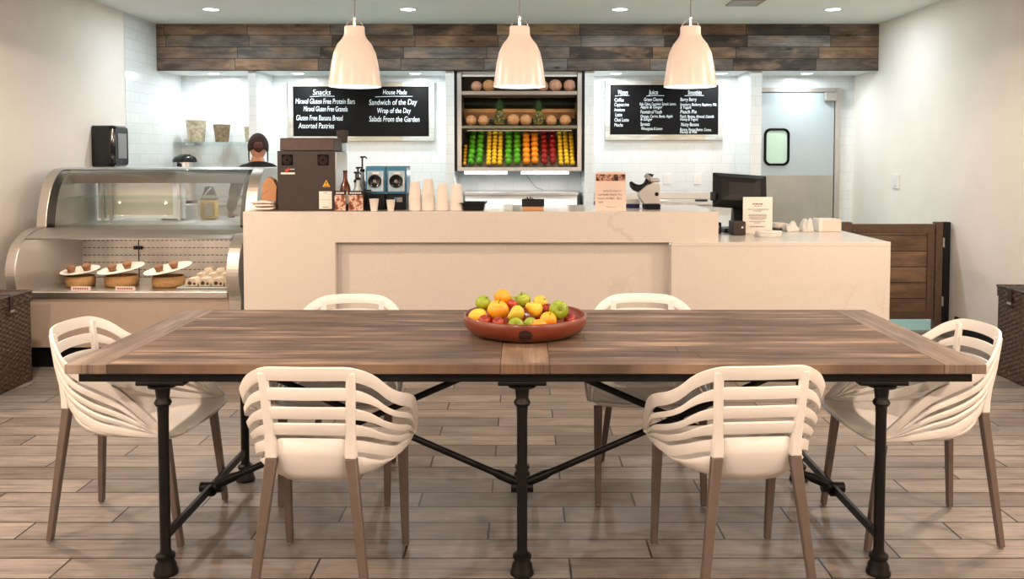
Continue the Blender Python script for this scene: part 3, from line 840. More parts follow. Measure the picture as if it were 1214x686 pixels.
# coffee machine seen from behind
x0, x1, y0, y1 = -1.650, -1.262, 5.80, 6.20
cm = thing('coffee_machine', ((x0+x1)/2, (y0+y1)/2, Z), 'tall dark brown coffee machine seen from behind on the bar', 'coffee machine')
obj('rear_panel', B().box(x0, x1, y0, y0+.02, Z, Z+.402, .004), M['machine'], cm)
obj('body', B().box(x0+.005, x1+.004, y0+.0205, y1, Z, Z+.395, .006), M['steel'], cm)
b = B(); b.prism([(y0+.012, Z+.4025), (y0+.02, Z+.49), (y1-.15, Z+.49), (y1-.13, Z+.4025)], 'x', x0+.014, x1-.006)
obj('hood', b, M['machtop'], cm, mods=(bevel(.006, 2),))
b = B(); b.prism([(y1-.128, Z+.3955), (y1-.13, Z+.46), (y1-.03, Z+.46), (y1, Z+.3955)], 'x', x0+.02, x1+.002)
obj('front_head', b, M['bluew'], cm, mods=(bevel(.008, 2),))
b = B().lathe([(.0, 0), (.034, 0), (.040, .07), (.040, .09), (0, .092)], (x1-.02, y1-.05, Z+.461), 18, False, False)
obj('bean_hopper', b, M['machine'], cm, smooth=45)
for fx in (x0+.068, x1-.078):
    f = obj('fan_grille', B().box(fx-.037, fx+.037, y0-.006, y0-.0005, Z+.305, Z+.378, .003), M['rubber'], cm)
    b = B(); rx = Matrix.Rotation(PI/2, 4, 'X')
    for r in (.012, .020, .028): b.torus((fx, y0-.0075, Z+.3415), r, .0018, 20, 6, rx)
    obj('fan_rings', b, M['machtop'], f, smooth=True)
b = B(); b.prism([(x1-.085, Z+.160), (x1-.033, Z+.160), (x1-.059, Z+.208)], 'y', y0-.0015, y0-.0003)
wt = obj('warning_sticker', b, M['yellow'], cm)
b = B(); b.prism([(x1-.062, Z+.178), (x1-.056, Z+.178), (x1-.0555, Z+.195), (x1-.0625, Z+.195)], 'y', y0-.0022, y0-.0016); b.box(x1-.074, x1-.044, y0-.0022, y0-.0016, Z+.164, Z+.168); b.box(x1-.061, x1-.057, y0-.0022, y0-.0016, Z+.171, Z+.175)
obj('warning_mark', b, M['black'], wt)
lb = obj('rating_label', B().box(x1-.108, x1-.022, y0-.0015, y0-.0003, Z+.012, Z+.130), M['paper'], cm)
b = B(); b.box(x1-.08, x1-.05, y0-.0022, y0-.0016, Z+.120, Z+.123); b.box(x1-.10, x1-.03, y0-.0022, y0-.0016, Z+.072, Z+.0735); b.box(x1-.085, x1-.045, y0-.0022, y0-.0016, Z+.022, Z+.026)
obj('label_print', b, M['ink'], lb)
b = B(); b.prism([(x0+.05, Z+.262), (x0+.066, Z+.262), (x0+.083, Z+.275), (x0+.076, Z+.290), (x0+.068, Z+.278), (x0+.06, Z+.282)], 'y', y0-.0015, y0-.0003)
obj('red_emblem', b, M['tagred'], cm)
b = B(); b.box(x0+.024, x0+.118, y0-.0013, y0-.0003, Z+.245, Z+.257)
for k in range(4): b.box(x0+.086+k*.008, x0+.091+k*.008, y0-.0013, y0-.0003, Z+.276, Z+.282)
obj('maker_lettering', b, M['white'], cm)

# paper goods by the machine
def wavy_stack(n, x, y, z, w, d, t, seed, gap=.0006):
    pass
bx = thing('takeaway_box', (-1.735, 5.93, Z), 'brown kraft takeaway boxes standing behind the folded white paper', 'box')
bxm = B()
bxm.prism([(-1.800, Z), (-1.700, Z), (-1.690, Z+.16), (-1.715, Z+.205), (-1.75, Z+.225), (-1.79, Z+.17)], 'y', 5.92, 6.0)
obj('box_body', bxm, M['kraft'], bx, mods=(bevel(.003, 2),))
b = B(); b.prism([(-1.795, Z+.10), (-1.745, Z+.135), (-1.697, Z+.10), (-1.697, Z+.108), (-1.745, Z+.143), (-1.795, Z+.108)], 'y', 5.9165, 5.9195)
obj('tuck_flap', b, M['kraft'], bx)
for k in range(3):
    b = B(); g = []
    for i in range(13):
        u = i/12; row = []
        for j in range(7):
            v = j/6
            x = -1.825+.150*u+.004*math.sin(9*u+k); y = 5.75+.11*v
            z = Z+.015+k*.021+.005*math.sin(7*u+2.1*k)*math.sin(PI*v)+.003*math.sin(11*v+k)
            row.append((x, y, z))
        g.append(row)
    b.rings(g, False)
    o = obj('folded_paper', b, M['paper'], None, smooth=True, mods=(solid(.009, 0),))
    tag(o, ['lowest folded white paper bag beside the coffee machine', 'middle folded white paper bag beside the coffee machine', 'top folded white paper bag beside the coffee machine'][k], 'paper bag', 'folded paper bags by the coffee machine')

# card holders with a chocolate photo
for x0_, x1_, lab in ((-1.258, -1.178, 'small photo card with dark header right beside the coffee machine'), (-1.165, -1.062, 'small photo card with dark header in front of the pump bottles')):
    t = thing('photo_card', ((x0_+x1_)/2, 5.76, Z), lab, 'card', 'small photo cards on the bar')
    obj('card', B().box(x0_, x1_, 5.752, 5.757, Z, Z+.135, .0005), M['black'], t)
    obj('photo', B().box(x0_+.003, x1_-.003, 5.750, 5.7515, Z+.003, Z+.108), M['photo1'], t)
    b = B()
    for k in range(7): b.box(x0_+.012+k*(x1_-x0_-.024)/7, x0_+.012+(k+.7)*(x1_-x0_-.024)/7, 5.7505, 5.7515, Z+.116, Z+.126)
    obj('header_lettering', b, M['paper'], t)

def bottle(x, y, h, r, mat, label, pump=None, lab=None):
    t = thing('syrup_bottle', (x, y, Z), label, 'bottle', 'syrup bottles on the bar')
    pr = [(0, 0), (r*.92, 0), (r, .008), (r, h*.52), (r*.85, h*.62), (r*.45, h*.74), (r*.38, h*.80), (r*.38, h*.95), (0, h*.95)]
    obj('bottle_glass', B().lathe(pr, (x, y, Z), 20, False, False), mat, t, smooth=40)
    if lab is not None:
        obj('label', B().lathe([(r+.0006, h*.16), (r+.0006, h*.46)], (x, y, Z), 20, False, False), lab, t, smooth=True)
    if pump:
        zt = Z+h*.951
        b = B().lathe([(0, 0), (r*.5, 0), (r*.5, .018), (.006, .022), (.006, pump-.014), (.015, pump-.012), (.015, pump), (0, pump)], (x, y, zt), 14, False, False)
        b.tube([(x, y, zt+pump-.006), (x+.025, y-.025, zt+pump-.004), (x+.04, y-.04, zt+pump-.018)], [.006, .0055, .004], 8)
        obj('pump_head', b, M['black'], t, smooth=40)
    else:
        obj('cap', B().lathe([(0, h*.951), (r*.42, h*.951), (r*.42, h), (0, h)], (x, y, Z), 14, False, False), M['black'], t, smooth=40)
bottle(-1.205, 5.86, .27, .036, M['amber'], 'amber syrup bottle with black cap right of the coffee machine', lab=M['paper'])
bottle(-1.145, 5.93, .195, .032, M['clearpl'], 'shorter clear pump bottle between amber bottle and tall pumps', pump=.075, lab=M['paper'])
bottle(-1.115, 5.845, .215, .034, M['clearpl'], 'clear pump bottle, lower of the two tall pumps', pump=.09, lab=M['paper'])
bottle(-1.125, 6.06, .27, .034, M['clearpl'], 'tallest pump bottle, rearmost beside the blue dispensers', pump=.11)
# leaning lid dispenser rod of stacked lids
b = B()
for k in range(9):
    b.box(-1.058+k*.0008, -1.03+k*.0008, 5.80, 5.84, Z+.006+k*.0155, Z+.016+k*.0155, .002)
b.box(-1.064, -1.059, 5.80, 5.84, Z, Z+.15)
b.box(-1.064, -1.03, 5.80, 5.84, Z, Z+.0055)
tag(obj('lid_holder', b, M['black']), 'narrow black rack with stacked white edges left of the blue dispensers', 'rack')

# two blue fronted dispensers
def dispenser(x0_, label):
    x1_ = x0_+.138; y0_, y1_ = 5.90, 6.12
    t = thing('drink_dispenser', ((x0_+x1_)/2, 6.0, Z), label, 'dispenser', 'blue dispensers on the bar')
    obj('base', B().box(x0_+.004, x1_-.004, y0_+.01, y1_, Z, Z+.105, .006), M['black'], t)
    obj('blue_housing', B().box(x0_, x1_, y0_+.02, y1_-.01, Z+.1055, Z+.298, .008), M['bluepl'], t)
    b = B(); b.prism([(y0_+.0195, Z+.118), (y0_+.0195, Z+.268), (y0_+.008, Z+.262), (y0_+.004, Z+.125)], 'x', x0_+.012, x1_-.012)
    obj('front_window', b, M['bluew'], t, mods=(bevel(.004, 2),))
    r = Matrix.Rotation(PI/2, 4, 'X')
    b = B().lathe([(0, .004), (.020, .005), (.030, .010), (.043, .011), (.046, .006), (.046, 0)], (x0_+.066, y0_+.004, Z+.195), 28, False, False, r)
    dd = obj('dial', b, M['blackg'], t, smooth=40)
    obj('dial_hub', B().lathe([(0, .004), (.010, .003), (.012, 0)], (x0_+.066, y0_-.0015, Z+.195), 16, False, False, r), M['grey'], dd, smooth=40)
    obj('highlight_label', B().box(x0_+.052, x0_+.098, y0_+.001, y0_+.0035, Z+.243, Z+.256, .001), M['white'], t)
    obj('side_strip', B().box(x1_-.024, x1_-.017, y0_-.001, y0_+.0035, Z+.13, Z+.225, .001), M['white'], t)
    b = B().lathe([(0, 0), (.03, 0), (.042, .038), (0, .038)], (x0_+.066, y0_-.001+.045, Z+.106), 20, False, False)
    obj('drip_tray', B().box(x0_+.01, x1_-.01, y0_-.02, y0_+.0095, Z, Z+.012, .003), M['black'], t)
    return t
d1 = dispenser(-1.078, 'blue fronted drink dispenser with round black dial, left of the pair')
d2 = dispenser(-.932, 'blue fronted drink dispenser with round black dial, right one beside the cup stacks')
obj('button_plate', B().box(-.862, -.822, 5.897, 5.9095, Z+.052, Z+.085, .002), M['grey'], d2)
obj('blue_button', B().box(-.880, -.864, 5.8975, 5.9095, Z+.066, Z+.084, .002), M['bluepl'], d2)

# paper cups
def cup_mesh(rt=.0445, rb=.030, h=.112, t=.0007):
    pr = [(0, .003), (rb-.002, .003), (rb-.0015, 0), (rb, 0), (rt, h-.002), (rt+.0022, h), (rt+.0010, h+.0015), (rt-.0012, h), (rb-t-.0005, .0045), (0, .0045)]
    return B().lathe(pr, (0, 0, 0), 22, False, False)
def cup_at(x, y, z, flip, label, group, src=None, s=1.0):
    if src is None:
        o = obj('paper_cup', cup_mesh(), M['cup'], None, smooth=45)
        o.data.transform(Matrix.Translation((0, 0, 0)))
    else:
        o = src.copy(); COL.objects.link(o)
    o.location = (x, y, z+(.1135*s if flip else 0)); o.rotation_euler = (PI if flip else 0, 0, 0); o.scale = (s,)*3
    tag(o, label, 'cup', group)
    return o
c0 = cup_at(-.992, 5.755, Z, False, 'white paper cup standing upright in front of the left blue dispenser', 'single paper cups on the bar', s=.72)
cup_at(-.880, 5.755, Z, False, 'white paper cup standing upright in front of the right blue dispenser', 'single paper cups on the bar', c0, .66)
STK = ((-.727, 6, 'leftmost'), (-.636, 7, 'second from left, tallest'), (-.540, 5, 'third from left'), (-.445, 5, 'rightmost'))
for x, n, lab in STK:
    for k in range(n):
        nm = {'leftmost': 'leftmost stack', 'second from left, tallest': 'tallest stack', 'third from left': 'third stack from the left', 'rightmost': 'rightmost stack'}[lab]
        cup_at(x, 5.84+.004*(k % 2)*0, Z+k*.0165, True, 'upturned paper cup, %s in the %s on the bar' % (ORD(k, n), nm), 'upturned paper cups, ' + nm, c0)

# black tray, clear box, straw caddy
tr = thing('tray', (-.325, 5.90, Z), 'shallow black plastic tray right of the cup stacks', 'tray')
b = B(); o_ = [(-.405, 5.80), (-.255, 5.80), (-.255, 6.0), (-.405, 6.0)]; cx, cy = -.33, 5.9
def rg(s, z): return [(cx+(x-cx)*s, cy+(y-cy)*s, z) for x, y in o_]
b.rings([rg(.88, Z), rg(1.0, Z+.045), rg(1.16, Z+.047), rg(1.16, Z+.053), rg(.97, Z+.052), rg(.85, Z+.006)], True, True, True)
obj('tray_shell', b, M['black'], tr)
b = B().box(-.125, -.065, 5.85, 5.92, Z, Z+.004); 
for q in ((-.125, -.122, 5.85, 5.92), (-.068, -.065, 5.85, 5.92), (-.1219, -.0681, 5.85, 5.853), (-.1219, -.0681, 5.917, 5.92), (-.097, -.094, 5.8531, 5.9169)): b.box(*q, Z+.0041, Z+.035)
tag(obj('packet_box', b, M['clearpl']), 'small clear divided box between tray and black caddy', 'box')
t = thing('packet_caddy', (.07, 5.87, Z), 'black caddy with a brown base filled with dark packets', 'caddy')
obj('caddy_base', B().box(.002, .146, 5.82, 5.92, Z, Z+.026, .002), M['kraft'], t)
b = B()
for q in ((-.002, .150, 5.816, 5.820), (-.002, .150, 5.9205, 5.9245), (-.002, .002-.0005, 5.8205, 5.92), (.1465, .150, 5.8205, 5.92)): b.box(*q, Z+.0265, Z+.072)
obj('caddy_walls', b, M['black'], t)
b = B()
for k in range(12):
    xx = .008+k*.011; hh = [.075, .08, .088, .078, .09, .082, .076, .074, .074, .073, .074, .073][k]
    b.box(xx, xx+.008, 5.825, 5.91, Z+.0265, Z+hh, rot=Matrix.Rotation(.05*((k % 3)-1), 3, 'Y'))
obj('packets', b, M['rubber'], t)

# upright info sign on the bar
FONT = []
def sign(name, x0_, x1_, y, z, h, label, lines, photo=None, lean=0.0, mat=None, group=None):
    t = thing(name, ((x0_+x1_)/2, y, z), label, 'sign', group)
    obj('card', B().box(x0_, x1_, y, y+.004, z, z+h, .0005), mat or M['pinkpaper'], t)
    obj('foot', B().box(x0_+.02, x1_-.02, y+.0045, y+.05, z, z+.006), M['glass'], t)
    if photo: obj('photo', B().box(x0_+.006, x1_-.006, y-.0015, y-.0003, z+h*.77, z+h*.94), photo, t)
    ms = [text('print', s, sz, (px, y-.0008, pz), None, t, al, sx) for s, sz, px, pz, al, sx in lines]
    if ms: join_text('print', ms, M['ink'], t)
    return t
xa = .488; W = .206
sign('notice_sign', xa, xa+W, 5.74, Z, .262, 'pink notice card with a photo strip standing on the bar', [
    ('Juice Counter is', .018, xa+.115, Z+.130, 'CENTER', 1), ('currently closed. The', .0185, xa+.02, Z+.105, 'LEFT', 1), ('hours are 8am - 8pm', .0185, xa+.02, Z+.080, 'LEFT', 1), ('daily', .0185, xa+.02, Z+.055, 'LEFT', 1), ('Thank you', .014, xa+.103, Z+.024, 'CENTER', 1)], M['photo2'])
xa = 1.62; Zc = CT+.001
sign('notice_sign', xa, xa+.216, 6.30, Zc, .268, 'white notice card standing in front of the register screen', [
], None, mat=M['paper'])


wc = bpy.data.objects['notice_sign.001']
b = B(); random.seed(4)
for zz, wd, hh in ((.212, .075, .010), (.200, .05, .004), (.175, .15, .005), (.163, .06, .005), (.137, .13, .004), (.128, .14, .004), (.119, .12, .004), (.110, .13, .004), (.101, .10, .004), (.085, .12, .004), (.076, .05, .004), (.048, .11, .005)):
    u = -wd/2
    while u < wd/2:
        l = random.uniform(.006, .018); b.box(xa+.108+u, xa+.108+min(u+l, wd/2+.003), 6.2990, 6.2996, Zc+zz, Zc+zz+hh); u += l+.004
obj('print', b, M['ink'], wc)
# citrus press: steel column with a curved dark spout arm
jp = thing('citrus_press', (.875, 5.98, Z), 'steel citrus press with curved dark arm on the bar', 'juicer')
obj('base', B().box(.845, .955, 5.92, 6.05, Z, Z+.035, .004), M['blackg'], jp)
b = B(); b.prism([(.805, Z+.09), (.845, Z+.0355), (.955, Z+.0355), (.955, Z+.172), (.905, Z+.185), (.86, Z+.165), (.805, Z+.12)], 'y', 5.94, 6.03)
obj('column', b, M['steel'], jp, mods=(bevel(.004, 2),))
pts = []
for k in range(13):
    a = math.radians(195+ (345-195)*k/12)
    pts.append((.815+.062*math.cos(a), 5.985, Z+.205+.062*math.sin(a)))
pts += [(.892, 5.985, Z+.235), (.905, 5.985, Z+.225)]
rr = [.010, .016, .021, .024, .026, .027, .027, .027, .027, .026, .025, .024, .023, .022, .020]
obj('curved_arm', B().tube(pts, rr, 12), M['blackg'], jp, smooth=True)
obj('arm_collar', B().tube([(.868, 5.985, Z+.207), (.888, 5.985, Z+.231)], .029, 14), M['chrome'], jp, smooth=40)
obj('pivot_cap', B().box(.885, .955, 5.95, 6.02, Z+.186, Z+.215, .01), M['steel2'], jp)
b = B().lathe([(0, .004), (.012, .004), (.014, 0)], (.93, 5.9395, Z+.105), 16, False, False, Matrix.Rotation(PI/2, 4, 'X'))
obj('switch', b, M['black'], jp, smooth=40)
bk = B().box(.712, .835, 6.10, 6.28, Z, Z+.028, .002)
t = thing('card_box', (.773, 6.19, Z), 'navy blue and white box lying left of the citrus press', 'box')
obj('box_body', bk, M['navy'], t); obj('box_lid', B().box(.712, .835, 6.10, 6.28, Z+.0285, Z+.062, .002), M['paper'], t)

# register on the checkout counter --------------------------------
ps = thing('register', (1.62, 6.47, Zc), 'black touchscreen register turned away, on the checkout counter', 'cash register')
obj('base', B().box(1.50, 1.72, 6.36, 6.58, Zc, Zc+.03, .008), M['black'], ps)
b = B(); b.prism([(6.40, Zc+.0305), (6.54, Zc+.0305), (6.50, Zc+.20), (6.46, Zc+.20)], 'x', 1.585, 1.665)
obj('neck', b, M['black'], ps, mods=(bevel(.006, 2),))
rot = Matrix.Rotation(R_(-20), 3, 'X') @ Matrix.Rotation(R_(4), 3, 'Y')
b = B(); rr_ = lambda w_, h_, y: [V((sx*w_/2, y, sz*h_/2)) for sx, sz in ((-1, -1), (1, -1), (1, 1), (-1, 1))]
b.rings([rr_(.40, .265, .022), rr_(.405, .27, .004), rr_(.395, .262, -.008), rr_(.30, .18, -.045), rr_(.18, .10, -.052)], True, True, True)
for v in b.bm.verts: v.co = rot @ v.co + V((1.635, 6.46, Zc+.305))
obj('screen_housing', b, M['black'], ps, mods=(bevel(.006, 2),))
b = B().box(-.19, .19, .0225, .026, -.122, .122)
for v in b.bm.verts: v.co = rot @ v.co + V((1.635, 6.46, Zc+.305))
obj('screen', b, M['screen'], ps)
obj('card_reader', B().box(1.412, 1.442, 6.40, 6.46, Zc+.235, Zc+.30, .004), M['black'], ps)
obj('badge', B().box(1.525, 1.545, 6.3560, 6.3595, Zc+.012, Zc+.022), M['white'], ps)
rp = thing('receipt_printer', (1.55, 6.22, Zc), 'squat black receipt printer in front of the register, left of the white card', 'printer')
obj('printer_body', B().box(1.515, 1.606, 6.16, 6.30, Zc, Zc+.098, .006), M['machine'], rp)
obj('printer_logo', B().lathe([(0, .0012), (.008, .001), (.008, 0)], (1.581, 6.1597, Zc+.056), 14, False, False, Matrix.Rotation(PI/2, 4, 'X')), M['white'], rp)
cr = thing('card_terminal', (1.44, 6.30, Zc), 'small dark card terminal at the end of the raised bar', 'card terminal')
obj('terminal_body', B().box(1.40, 1.455, 6.26, 6.36, Zc, Zc+.085, .006), M['blackg'], cr)
obj('terminal_key', B().box(1.415, 1.44, 6.2555, 6.2597, Zc+.05, Zc+.058), M['grey'], cr)
# folded napkin, small bowl, crumpled towels, napkin box
for k in range(3):
    b = B(); pts = []
    for i in range(28):
        a = 2*PI*i/28; w_ = .094+.006*math.sin(5*a+k); pts.append((1.742+w_*math.cos(a), 6.07+.058*math.sin(a)*(1+.05*math.sin(3*a+k))))
    b.prism(pts, 'z', Zc+k*.0135, Zc+k*.0135+.0125)
    tag(obj('folded_napkin', b, M['cloth'], mods=(bevel(.004, 2),)), ['bottom', 'middle', 'top'][k]+' folded white napkin in the little pile by the notice card', 'napkin', 'napkins piled on the checkout counter')
t = thing('bowl', (1.93, 6.50, Zc), 'small pale bowl with dark foot behind the white notice card', 'bowl')
obj('bowl_shell', B().lathe([(0, .024), (.035, .0245), (.048, .04), (.052, .064), (.049, .064), (.044, .042), (.03, .03), (0, .028)], (1.93, 6.50, Zc), 24, False, False), M['plate'], t, smooth=50)
obj('bowl_foot', B().lathe([(0, 0), (.042, 0), (.036, .0235), (0, .0235)], (1.93, 6.50, Zc), 24, False, False), M['machine'], t, smooth=50)
def towel(cx, cy, rx, ry, h, seed, label):
    random.seed(seed)
    b = B(); g = []
    ph = [random.uniform(0, 6) for _ in range(6)]
    for i in range(13):
        u = i/12; ring = []
        for k in range(36):
            a = 2*PI*k/36
            s = math.cos(u*PI/2)**.6 if u < 1 else .001
            f = 1+.16*math.sin(3*a+ph[0])+.12*math.sin(7*a+ph[1]+3*u)
            q = V((math.cos(a)*s*2.2+seed, math.sin(a)*s*2.2, u*2))
            zz = h*(math.sin(u*PI/2)**1.3)*(.85+.5*mnoise.noise(q*.8)+.14*mnoise.noise(q*2.6))
            ring.append((cx+rx*s*f*math.cos(a), cy+ry*s*f*math.sin(a), Zc+max(zz, 0)))
        g.append(ring)
    b.rings(g, True, True, True)
    tag(obj('crumpled_cloth', b, M['cloth'], smooth=True), label, 'cloth', 'crumpled cloths on the checkout counter')
towel(2.035, 6.52, .062, .07, .075, 3, 'smaller crumpled white cloth beside the small bowl')
towel(2.155, 6.50, .050, .07, .095, 8, 'larger crumpled white cloth left of the napkin box')
t = thing('napkin_box', (2.33, 6.54, Zc), 'white napkin box at the right end of the checkout counter', 'napkin holder')
obj('box_body', B().box(2.262, 2.40, 6.45, 6.60, Zc, Zc+.088, .003), M['pinkpaper'], t)
obj('box_side', B().box(2.232, 2.2615, 6.45, 6.60, Zc, Zc+.094, .002), M['paper'], t)
b = B(); b.prism([(2.262, Zc+.0885), (2.40, Zc+.0885), (2.395, Zc+.092), (2.30, Zc+.096), (2.268, Zc+.092)], 'y', 6.46, 6.59)
obj('napkin_edge', b, M['paper'], t)
# ------------------------------------------------------------------ display case
DX0, DX1 = -3.555, -1.945
dc = thing('display_case', ((DX0+DX1)/2, 6.5, 0), 'stainless glass fronted pastry display case left of the bar', 'display case')
sm2 = lambda P, n: [(p.x, p.y) for p in smoothcurve([(a, c, 0) for a, c in P], n)]
lowp = [(5.985, .155), (5.925, .17), (5.92, .48)]+sm2([(5.915, .51), (5.89, .57), (5.875, .66), (5.89, .75), (5.945, .85), (6.05, .925), (6.17, .957), (6.27, .962)], 26)
upp = sm2([(6.275, .97), (6.29, 1.06), (6.32, 1.16), (6.365, 1.26), (6.43, 1.335), (6.51, 1.378), (6.60, 1.392)], 22)
side = lowp+upp+[(7.04, 1.392), (7.04, .155)]
for a, b_ in ((DX0, DX0+.075), (DX1-.09, DX1)):
    sp = obj('side_panel', B().prism(side, 'x', a, b_), M['steel2'], dc, mods=(bevel(.006, 2),))
    # rubber gasket along the inside of the curved front glass
    xg = b_+.001 if a == DX0 else a-.021
    g = [(y+.012, z-.004) for y, z in upp]
    b = B(); inn = [(y+.03, z-.012) for y, z in upp]
    b.prism(g+list(reversed(inn)), 'x', xg if a == DX0 else xg-.01, xg+(.045 if a == DX0 else .02))
    obj('glass_gasket', b, M['rubber'], sp)
IX0, IX1 = DX0+.0755, DX1-.0905
obj('toe_kick', B().box(DX0+.01, DX1-.01, 5.99, 7.0, .0005, .150), M['black'], dc)
obj('front_panel', B().box(IX0, IX1, 5.93, 5.97, .151, .497, .003), M['greige'], dc)
b = B().box(IX0, IX1, 5.905, 5.96, .498, .545, .006)
obj('bumper_strip', b, M['steel'], dc)
obj('lower_deck', B().box(IX0, IX1, 5.9605, 6.80, .50, .522, .002), M['steel'], dc)
bp = obj('slotted_back', B().box(IX0, IX1, 6.78, 6.80, .5225, .93), M['perf'], dc)
obj('door_gap', B().box(-3.035, -3.029, 6.776, 6.7795, .53, .93), M['rubber'], bp)
for xx in (-3.052, -3.012):
    obj('door_knob', B().box(xx-.014, xx+.014, 6.755, 6.7795, .745, .772, .004), M['black'], bp)
b = B(); b.prism([(6.0, .905), (6.05, .922), (6.17, .954), (6.27, .959), (6.95, .959), (6.95, .93), (6.06, .89)], 'x', IX0, IX1)
obj('middle_deck', b, M['steel2'], dc, mods=(bevel(.004, 2),))
b = B().box(IX0+.1, IX1-.1, 6.28, 6.31, .874, .889, .003)
obj('added_case_strip', b, M['lightw'], dc)  # unseen glowing strip, added behind the deck lip to brighten the lower deck
al = bpy.data.lights.new('added_case_fill', 'AREA'); al.shape = 'RECTANGLE'; al.size = 1.3; al.size_y = .03; al.energy = E_CASE; al.color = (1, .84, .68)  # added fill light for the baskets and slotted back
ao = bpy.data.objects.new('added_case_fill', al); COL.objects.link(ao); ao.location = (0, -.205, .868); ao.rotation_euler = (0, 0, 0); ao.parent = dc
# upper glass
gp = [(6.283, .972)]+[(y+.004, z-.001) for y, z in upp[1:]]
g = []
for y, z in gp: g.append([(IX0+.003, y, z), (IX1-.003, y, z)])
b = B(); b.rings(g, False)
obj('curved_glass', b, M['glass'], dc, smooth=True, mods=(solid(.005, -1),))
obj('glass_shelf', B().box(IX0+.003, IX1-.003, 6.46, 6.92, 1.160, 1.168), M['gglass'], dc)
b = B(); b.prism([(6.52, 1.380), (6.60, 1.391), (7.04, 1.391), (7.04, 1.36), (6.60, 1.355)], 'x', IX0, IX1)
obj('top_cover', b, M['steel'], dc, mods=(bevel(.003, 2),))
b = B(); b.prism([(6.60, 1.3545), (6.68, 1.3545), (6.70, 1.275), (6.685, 1.27)], 'x', IX0, IX1)
obj('light_hood', b, M['greige'], dc)
obj('added_hood_strip', B().box(IX0+.05, IX1-.05, 6.72, 6.74, 1.335, 1.350, .003), M['lightc'], dc)  # glowing strip added under the top cover to brighten the glass interior
al = bpy.data.lights.new('added_hood_fill', 'AREA'); al.shape = 'RECTANGLE'; al.size = 1.3; al.size_y = .03; al.energy = E_CASE*.5; al.color = (1, .95, .88)  # added fill light for the upper part of the case
ao = bpy.data.objects.new('added_hood_fill', al); COL.objects.link(ao); ao.location = (0, .23, 1.328); ao.rotation_euler = (R_(0), 0, 0); ao.parent = dc
# rear sliding doors
yb0 = 6.99
for k, (xa, xb, y) in enumerate(((-3.43, -2.74, 6.985), (-3.46, -3.28, 7.012))):
    b = B()
    b.box(xa, xa+.05, y, y+.022, .972, 1.33, .002); b.box(xb-.10 if k == 0 else xb-.05, xb, y, y+.022, .972, 1.33, .002)
    b.box(xa+.0505, (xb-.1005 if k == 0 else xb-.0505), y, y+.022, .972, 1.0, .002); b.box(xa+.0505, (xb-.1005 if k == 0 else xb-.0505), y, y+.022, 1.255, 1.33, .002)
    dr = obj('rear_door', b, M['white'], dc)
    obj('door_panel', B().box(xa+.051, (xb-.101 if k == 0 else xb-.051), y+.006, y+.014, 1.0005, 1.2545), M['cabdoor'], dr)
for xx in (-3.395, -3.33):
    obj('shelf_standard', B().box(xx, xx+.018, 6.93, 6.95, .962, 1.33), M['steel'], dc)
obj('shelf_standard', B().box(-2.78, -2.762, 6.93, 6.95, .962, 1.33), M['steel'], dc)
# contents of the lower deck
ZD = .523
def basket_plate(px_x, y, rb, rp, tilt, label, n_p, seed):
    t = thing('basket', (px_x, y, ZD), 'round straw basket under %s in the display case' % label, 'basket', 'straw baskets in the display case')
    b = B(); g = []
    for k in range(9):
        z = .075*k/8; row = []
        for i in range(40):
            a = 2*PI*i/40; r = rb*(.94+.06*math.sin(PI*k/8))+.0025*math.cos(20*a+PI*(k % 2))
            row.append((px_x+r*math.cos(a), y+r*math.sin(a), ZD+z))
        g.append(row)
    b.rings(g, True, True, False)
    obj('basket_weave', b, M['basket'], t, smooth=True)
    rx = Matrix.Rotation(tilt, 4, 'Y') @ Matrix.Rotation(R_(8), 4, 'X')
    zc = ZD+.077+abs(math.sin(tilt))*rb+math.sin(R_(8))*rb
    b = B().lathe([(0, 0), (rp*.6, 0), (rp*.66, .006), (rp, .018), (rp, .022), (rp*.64, .011), (0, .006)], (px_x, y, zc), 36, False, False, rx)
    pl = obj('plate', b, M['plate'], None, smooth=50); tag(pl, 'tilted cream plate on the %s straw basket' % label.split(' plate')[0].replace('the ', ''), 'plate', 'plates in the display case')
    random.seed(seed)
    for i in range(n_p):
        dx = (-.055, .045, 0)[i]; dy = (-.02, .01, .05)[i]
        p = rx @ V((dx, dy, .034)) + V((px_x, y, zc))
        b = B()
        pr = [(0, -.022), (.022, -.022), (.030, .004), (.034, .010), (.028, .022), (.012, .030), (0, .031)]
        b.lathe(pr, p, 14, False, False, rx)
        tag(obj('muffin', b, M['bread'], smooth=50), ['brown muffin, left of the two', 'brown muffin, right of the two'][i]+' on '+label, 'muffin', 'muffins in the display case')
basket_plate(-3.265, 6.33, .100, .135, R_(-4), 'the left plate', 2, 1)
basket_plate(-2.975, 6.36, .118, .165, R_(-7), 'the middle plate', 2, 2)
basket_plate(-2.615, 6.33, .115, .170, R_(-9), 'the right plate', 2, 3)
t = thing('plate', (-3.43, 6.55, ZD), 'cream plate at the far left of the display case, partly hidden', 'plate')
obj('plate_body', B().lathe([(0, .0), (.03, 0), (.045, .08), (.045, .081), (0, .082)], (-3.43, 6.55, ZD), 24, False, False), M['basket'], t, smooth=50)
for xx, lab in ((-3.135, 'small red printed price card in front of the left basket'), (-2.82, 'small red printed price card between middle and right basket')):
    p = thing('price_card', (xx, 6.08, ZD), lab, 'price card', 'price cards in the display case')
    rot = Matrix.Rotation(R_(-25), 3, 'X')
    b = B().box(xx-.07, xx+.07, 6.078, 6.080, ZD, ZD+.032); obj('card', b, M['paper'], p)
    b = B()
    for k in range(7): b.box(xx-.055+k*.016, xx-.044+k*.016, 6.0765, 6.0775, ZD+.012, ZD+.023)
    obj('red_print', b, M['tagred'], p)
tw = thing('tray', (-2.28, 6.35, ZD), 'flat clear tray under the wrapped sandwiches at the right of the case', 'tray')
